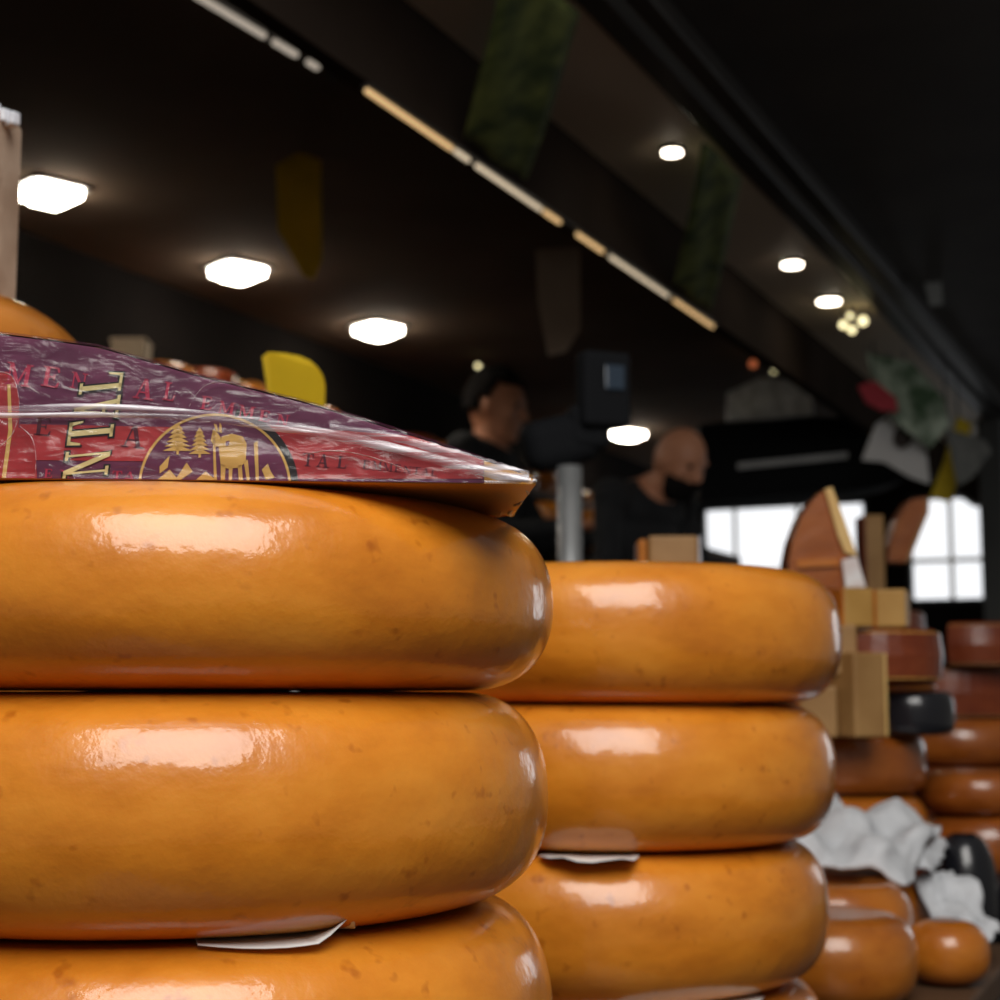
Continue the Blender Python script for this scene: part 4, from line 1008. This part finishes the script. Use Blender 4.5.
# ------------------------------------------------------------------ people
def person(name, foot, face_ang, scale, lean, head_off, head_pitch, arms, label, hair_kind):
    """local frame: +X is where the person faces, +Y their left; one continuous body from swept limbs"""
    bm = bmesh.new()
    def ball(p, r, sx=1, sy=1, sz=1, M0=None):
        M = Matrix.Translation(Vector(p)) @ (M0 or Matrix.Identity(4)) @ Matrix.Diagonal((sx, sy, sz, 1))
        bmesh.ops.create_icosphere(bm, subdivisions=3, radius=r, matrix=M)
    def limb(p0, r0, p1, r1):
        p0, p1 = Vector(p0), Vector(p1)
        for i in range(6):
            t = i / 5; ball(p0.lerp(p1, t), r0 + (r1 - r0) * t)
        bm_tube(bm, p0, p1, r0, r1, 16)
    L = lambda x, y, z: Vector((x + lean * max(0, z - 0.95), y, z))
    for s in (-1, 1):
        limb((0, s * 0.10, 0.92), 0.092, (0.015, s * 0.11, 0.50), 0.060)
        limb((0.015, s * 0.11, 0.50), 0.060, (-0.01, s * 0.115, 0.09), 0.040)
        limb((-0.03, s * 0.115, 0.045), 0.042, (0.15, s * 0.135, 0.034), 0.034)
        ball((0.06, s * 0.125, 0.03), 0.05, 1.5, 0.85, 0.6)
    ball((0, 0, 0.97), 0.165, 0.80, 1.08, 0.85)
    ball(L(0, 0, 1.12), 0.16, 0.75, 0.98, 1.0)
    ball(L(0, 0, 1.28), 0.175, 0.72, 1.06, 1.0)
    ball(L(-0.01, 0, 1.38), 0.165, 0.66, 1.15, 0.65)
    for s in (-1, 1): ball(L(-0.01, s * 0.175, 1.405), 0.072)
    neck = L(0.0, 0, 1.44); hd = L(0.03, 0, 1.60) + Vector(head_off)
    limb(neck, 0.062, hd + Vector((-0.015, 0, -0.06)), 0.056)
    HM = Matrix.Rotation(head_pitch, 4, 'Y')
    hp = lambda x, y, z: hd + (HM @ Vector((x, y, z)))
    ball(hd, 0.100, 1.0, 0.77, 1.12, HM)                      # skull
    ball(hp(0.030, 0, -0.055), 0.072, 0.92, 0.80, 1.0, HM)    # jaw
    ball(hp(0.066, 0, -0.106), 0.026, 1, 1.1, 0.8, HM)        # chin
    limb(hp(0.092, 0, 0.005), 0.009, hp(0.112, 0, -0.034), 0.014)   # nose
    ball(hp(0.082, 0, -0.068), 0.019, 0.8, 1.4, 0.6, HM)      # mouth
    for s in (-1, 1):
        ball(hp(0.086, s * 0.034, 0.022), 0.016, 0.6, 1.3, 0.5, HM)   # brow
        ball(hp(0.062, s * 0.045, -0.03), 0.026, 0.9, 0.8, 1, HM)     # cheek
        ball(hp(-0.005, s * 0.080, -0.012), 0.027, 0.65, 0.3, 1.05, HM)   # ear
    hands = []
    for s, (el, wr) in zip((-1, 1), arms):
        sh_ = L(-0.01, s * 0.185, 1.395); el, wr = Vector(el), Vector(wr)
        limb(sh_, 0.056, el, 0.043); limb(el, 0.043, wr, 0.028)
        dv = (wr - el).normalized(); sd = dv.cross(Vector((0, 0, 1))).normalized(); up = sd.cross(dv)
        pm = wr + dv * 0.05
        ball(pm, 0.042, 1, 1, 1, None) if False else None
        for a in (-0.027, -0.009, 0.009, 0.027): limb(wr + sd * a * 0.5, 0.016, wr + dv * 0.09 + sd * a, 0.012)
        for a, ln in ((-0.030, 0.066), (-0.010, 0.078), (0.011, 0.074), (0.031, 0.055)):
            k0 = wr + dv * 0.09 + sd * a; k1 = k0 + dv * ln * 0.5 - up * 0.012; k2 = k1 + dv * ln * 0.4 - up * 0.03
            limb(k0, 0.0095, k1, 0.009); limb(k1, 0.009, k2, 0.008)
        t0 = wr + dv * 0.03 - sd * s * 0.022; t1 = t0 + dv * 0.035 - sd * s * 0.03 - up * 0.01; t2 = t1 + dv * 0.03 - up * 0.012
        limb(t0, 0.012, t1, 0.011); limb(t1, 0.011, t2, 0.009)
        hands.append(wr + dv * 0.09)
    me = bpy.data.meshes.new('person_raw'); bm.to_mesh(me); bm.free()
    tmp = bpy.data.objects.new('tmp_body', me); COL.objects.link(tmp)
    md = tmp.modifiers.new('r', 'REMESH'); md.mode = 'VOXEL'; md.voxel_size = 0.0075
    sm = tmp.modifiers.new('s', 'SMOOTH'); sm.iterations = 3; sm.factor = 0.5
    dg = bpy.context.evaluated_depsgraph_get()
    fin = bpy.data.meshes.new_from_object(tmp.evaluated_get(dg))
    bpy.data.objects.remove(tmp); bpy.data.meshes.remove(me)
    root = empty(name, foot); root.rotation_euler = (0, 0, face_ang); root.scale = (scale,) * 3
    tag(root, label, 'person')
    fin.materials.clear()
    o = link('body', fin, [CLOTH, SKIN, BLACK], root, True)
    for p in fin.polygons:
        c = p.center
        if c.z < 0.085: p.material_index = 2
        elif (c - hd).length < 0.165 or (c.z > neck.z + 0.035 and (c - hd).length < 0.25): p.material_index = 1
        elif min((c - h_).length for h_ in hands) < 0.105: p.material_index = 1
        else: p.material_index = 0
    def child(nm, build, m):
        b2 = bmesh.new(); build(b2); me2 = bpy.data.meshes.new(nm); bmesh.ops.recalc_face_normals(b2, faces=b2.faces); b2.to_mesh(me2); b2.free(); return link(nm, me2, m, root, True)
    def eb(s):
        def f_(b2): bmesh.ops.create_uvsphere(b2, u_segments=12, v_segments=8, radius=0.011, matrix=Matrix.Translation(hp(0.083, s * 0.034, 0.004)))
        return f_
    for s in (-1, 1): child('eye', eb(s), mat('dark_eye', (0.02, 0.015, 0.012), rough=0.15))
    if hair_kind == 'full':
        def hf(b2):
            r = bmesh.ops.create_uvsphere(b2, u_segments=48, v_segments=32, radius=1.0)
            kill = []
            for v in b2.verts:
                q = v.co.copy()
                n_ = 0.012 * noise.noise(q * 5) + 0.006 * noise.noise(q * 12)
                rr = Vector((0.112, 0.092, 0.125)) * (1 + n_ * 6)
                v.co = hp(q.x * rr.x - 0.012, q.y * rr.y, q.z * rr.z + 0.016)
                front = q.x > 0.25 and q.z < 0.52 - 0.12 * q.x
                low = q.z < -0.45 or (q.z < -0.08 and q.x > -0.15)
                if front or low: kill.append(v)
            bmesh.ops.delete(b2, geom=kill, context='VERTS')
        h_ = child('hair', hf, HAIR)
        sd_ = h_.modifiers.new('t', 'SOLIDIFY'); sd_.thickness = 0.016; sd_.offset = -1
    else:
        def bf(b2):
            bmesh.ops.create_uvsphere(b2, u_segments=40, v_segments=28, radius=1.0)
            kill = []
            for v in b2.verts:
                q = v.co.copy(); n_ = 1 + 0.07 * noise.noise(q * 9)
                v.co = hp(0.034 + q.x * 0.074 * n_, q.y * 0.068 * n_, -0.066 + q.z * 0.078 * n_)
                if q.z > 0.30 or (q.x < -0.2): kill.append(v)
            bmesh.ops.delete(b2, geom=kill, context='VERTS')
        h_ = child('beard', bf, HAIR)
        sd_ = h_.modifiers.new('t', 'SOLIDIFY'); sd_.thickness = 0.008; sd_.offset = -1
    return root
# man in profile, facing to the picture's right
d1 = 5.9; hpos = at(487, 404, d1)
s1 = (hpos.z - FLOOR_T) / 1.60
f1 = Vector((hpos.x, hpos.y, FLOOR_T)) - rd(0.03 * s1, 0)
person('person', f1, TH - 0.35, s1, 0.06, (0.0, 0, -0.01), 0.15,
       (((0.16, -0.26, 1.12), (0.40, -0.20, 1.14)), ((0.16, 0.26, 1.12), (0.40, 0.18, 1.14))), 'person with short black hair and dark top seen in profile', 'full')
# bald bearded man facing the viewer, head bowed
d2 = 4.9; hpos = at(680, 459, d2)
s2 = 0.97
f2 = Vector((hpos.x, hpos.y, 0)); f2.z = FLOOR_T
fa = TH - math.pi / 2 + 0.75
lean2 = 0.46
hl = Vector((0.03 + lean2 * 0.65 + 0.03, 0, 1.60 - 0.06)) * s2
drop = hpos.z - (FLOOR_T + hl.z)
off = Matrix.Rotation(fa, 3, 'Z') @ Vector((hl.x, 0, 0))
s2b = (hpos.z - FLOOR_T) / 1.54
off = Matrix.Rotation(fa, 3, 'Z') @ Vector((0.36 * s2b, 0, 0))
f2 = Vector((hpos.x - off.x, hpos.y - off.y, FLOOR_T))
person('person', f2, fa, s2b, lean2, (0.03, 0, -0.06), 0.50,
       (((0.26, -0.27, 1.10), (0.46, -0.14, 1.02)), ((0.26, 0.27, 1.10), (0.46, 0.12, 1.02))), 'bald bearded person in black bending over the counter', 'beard')
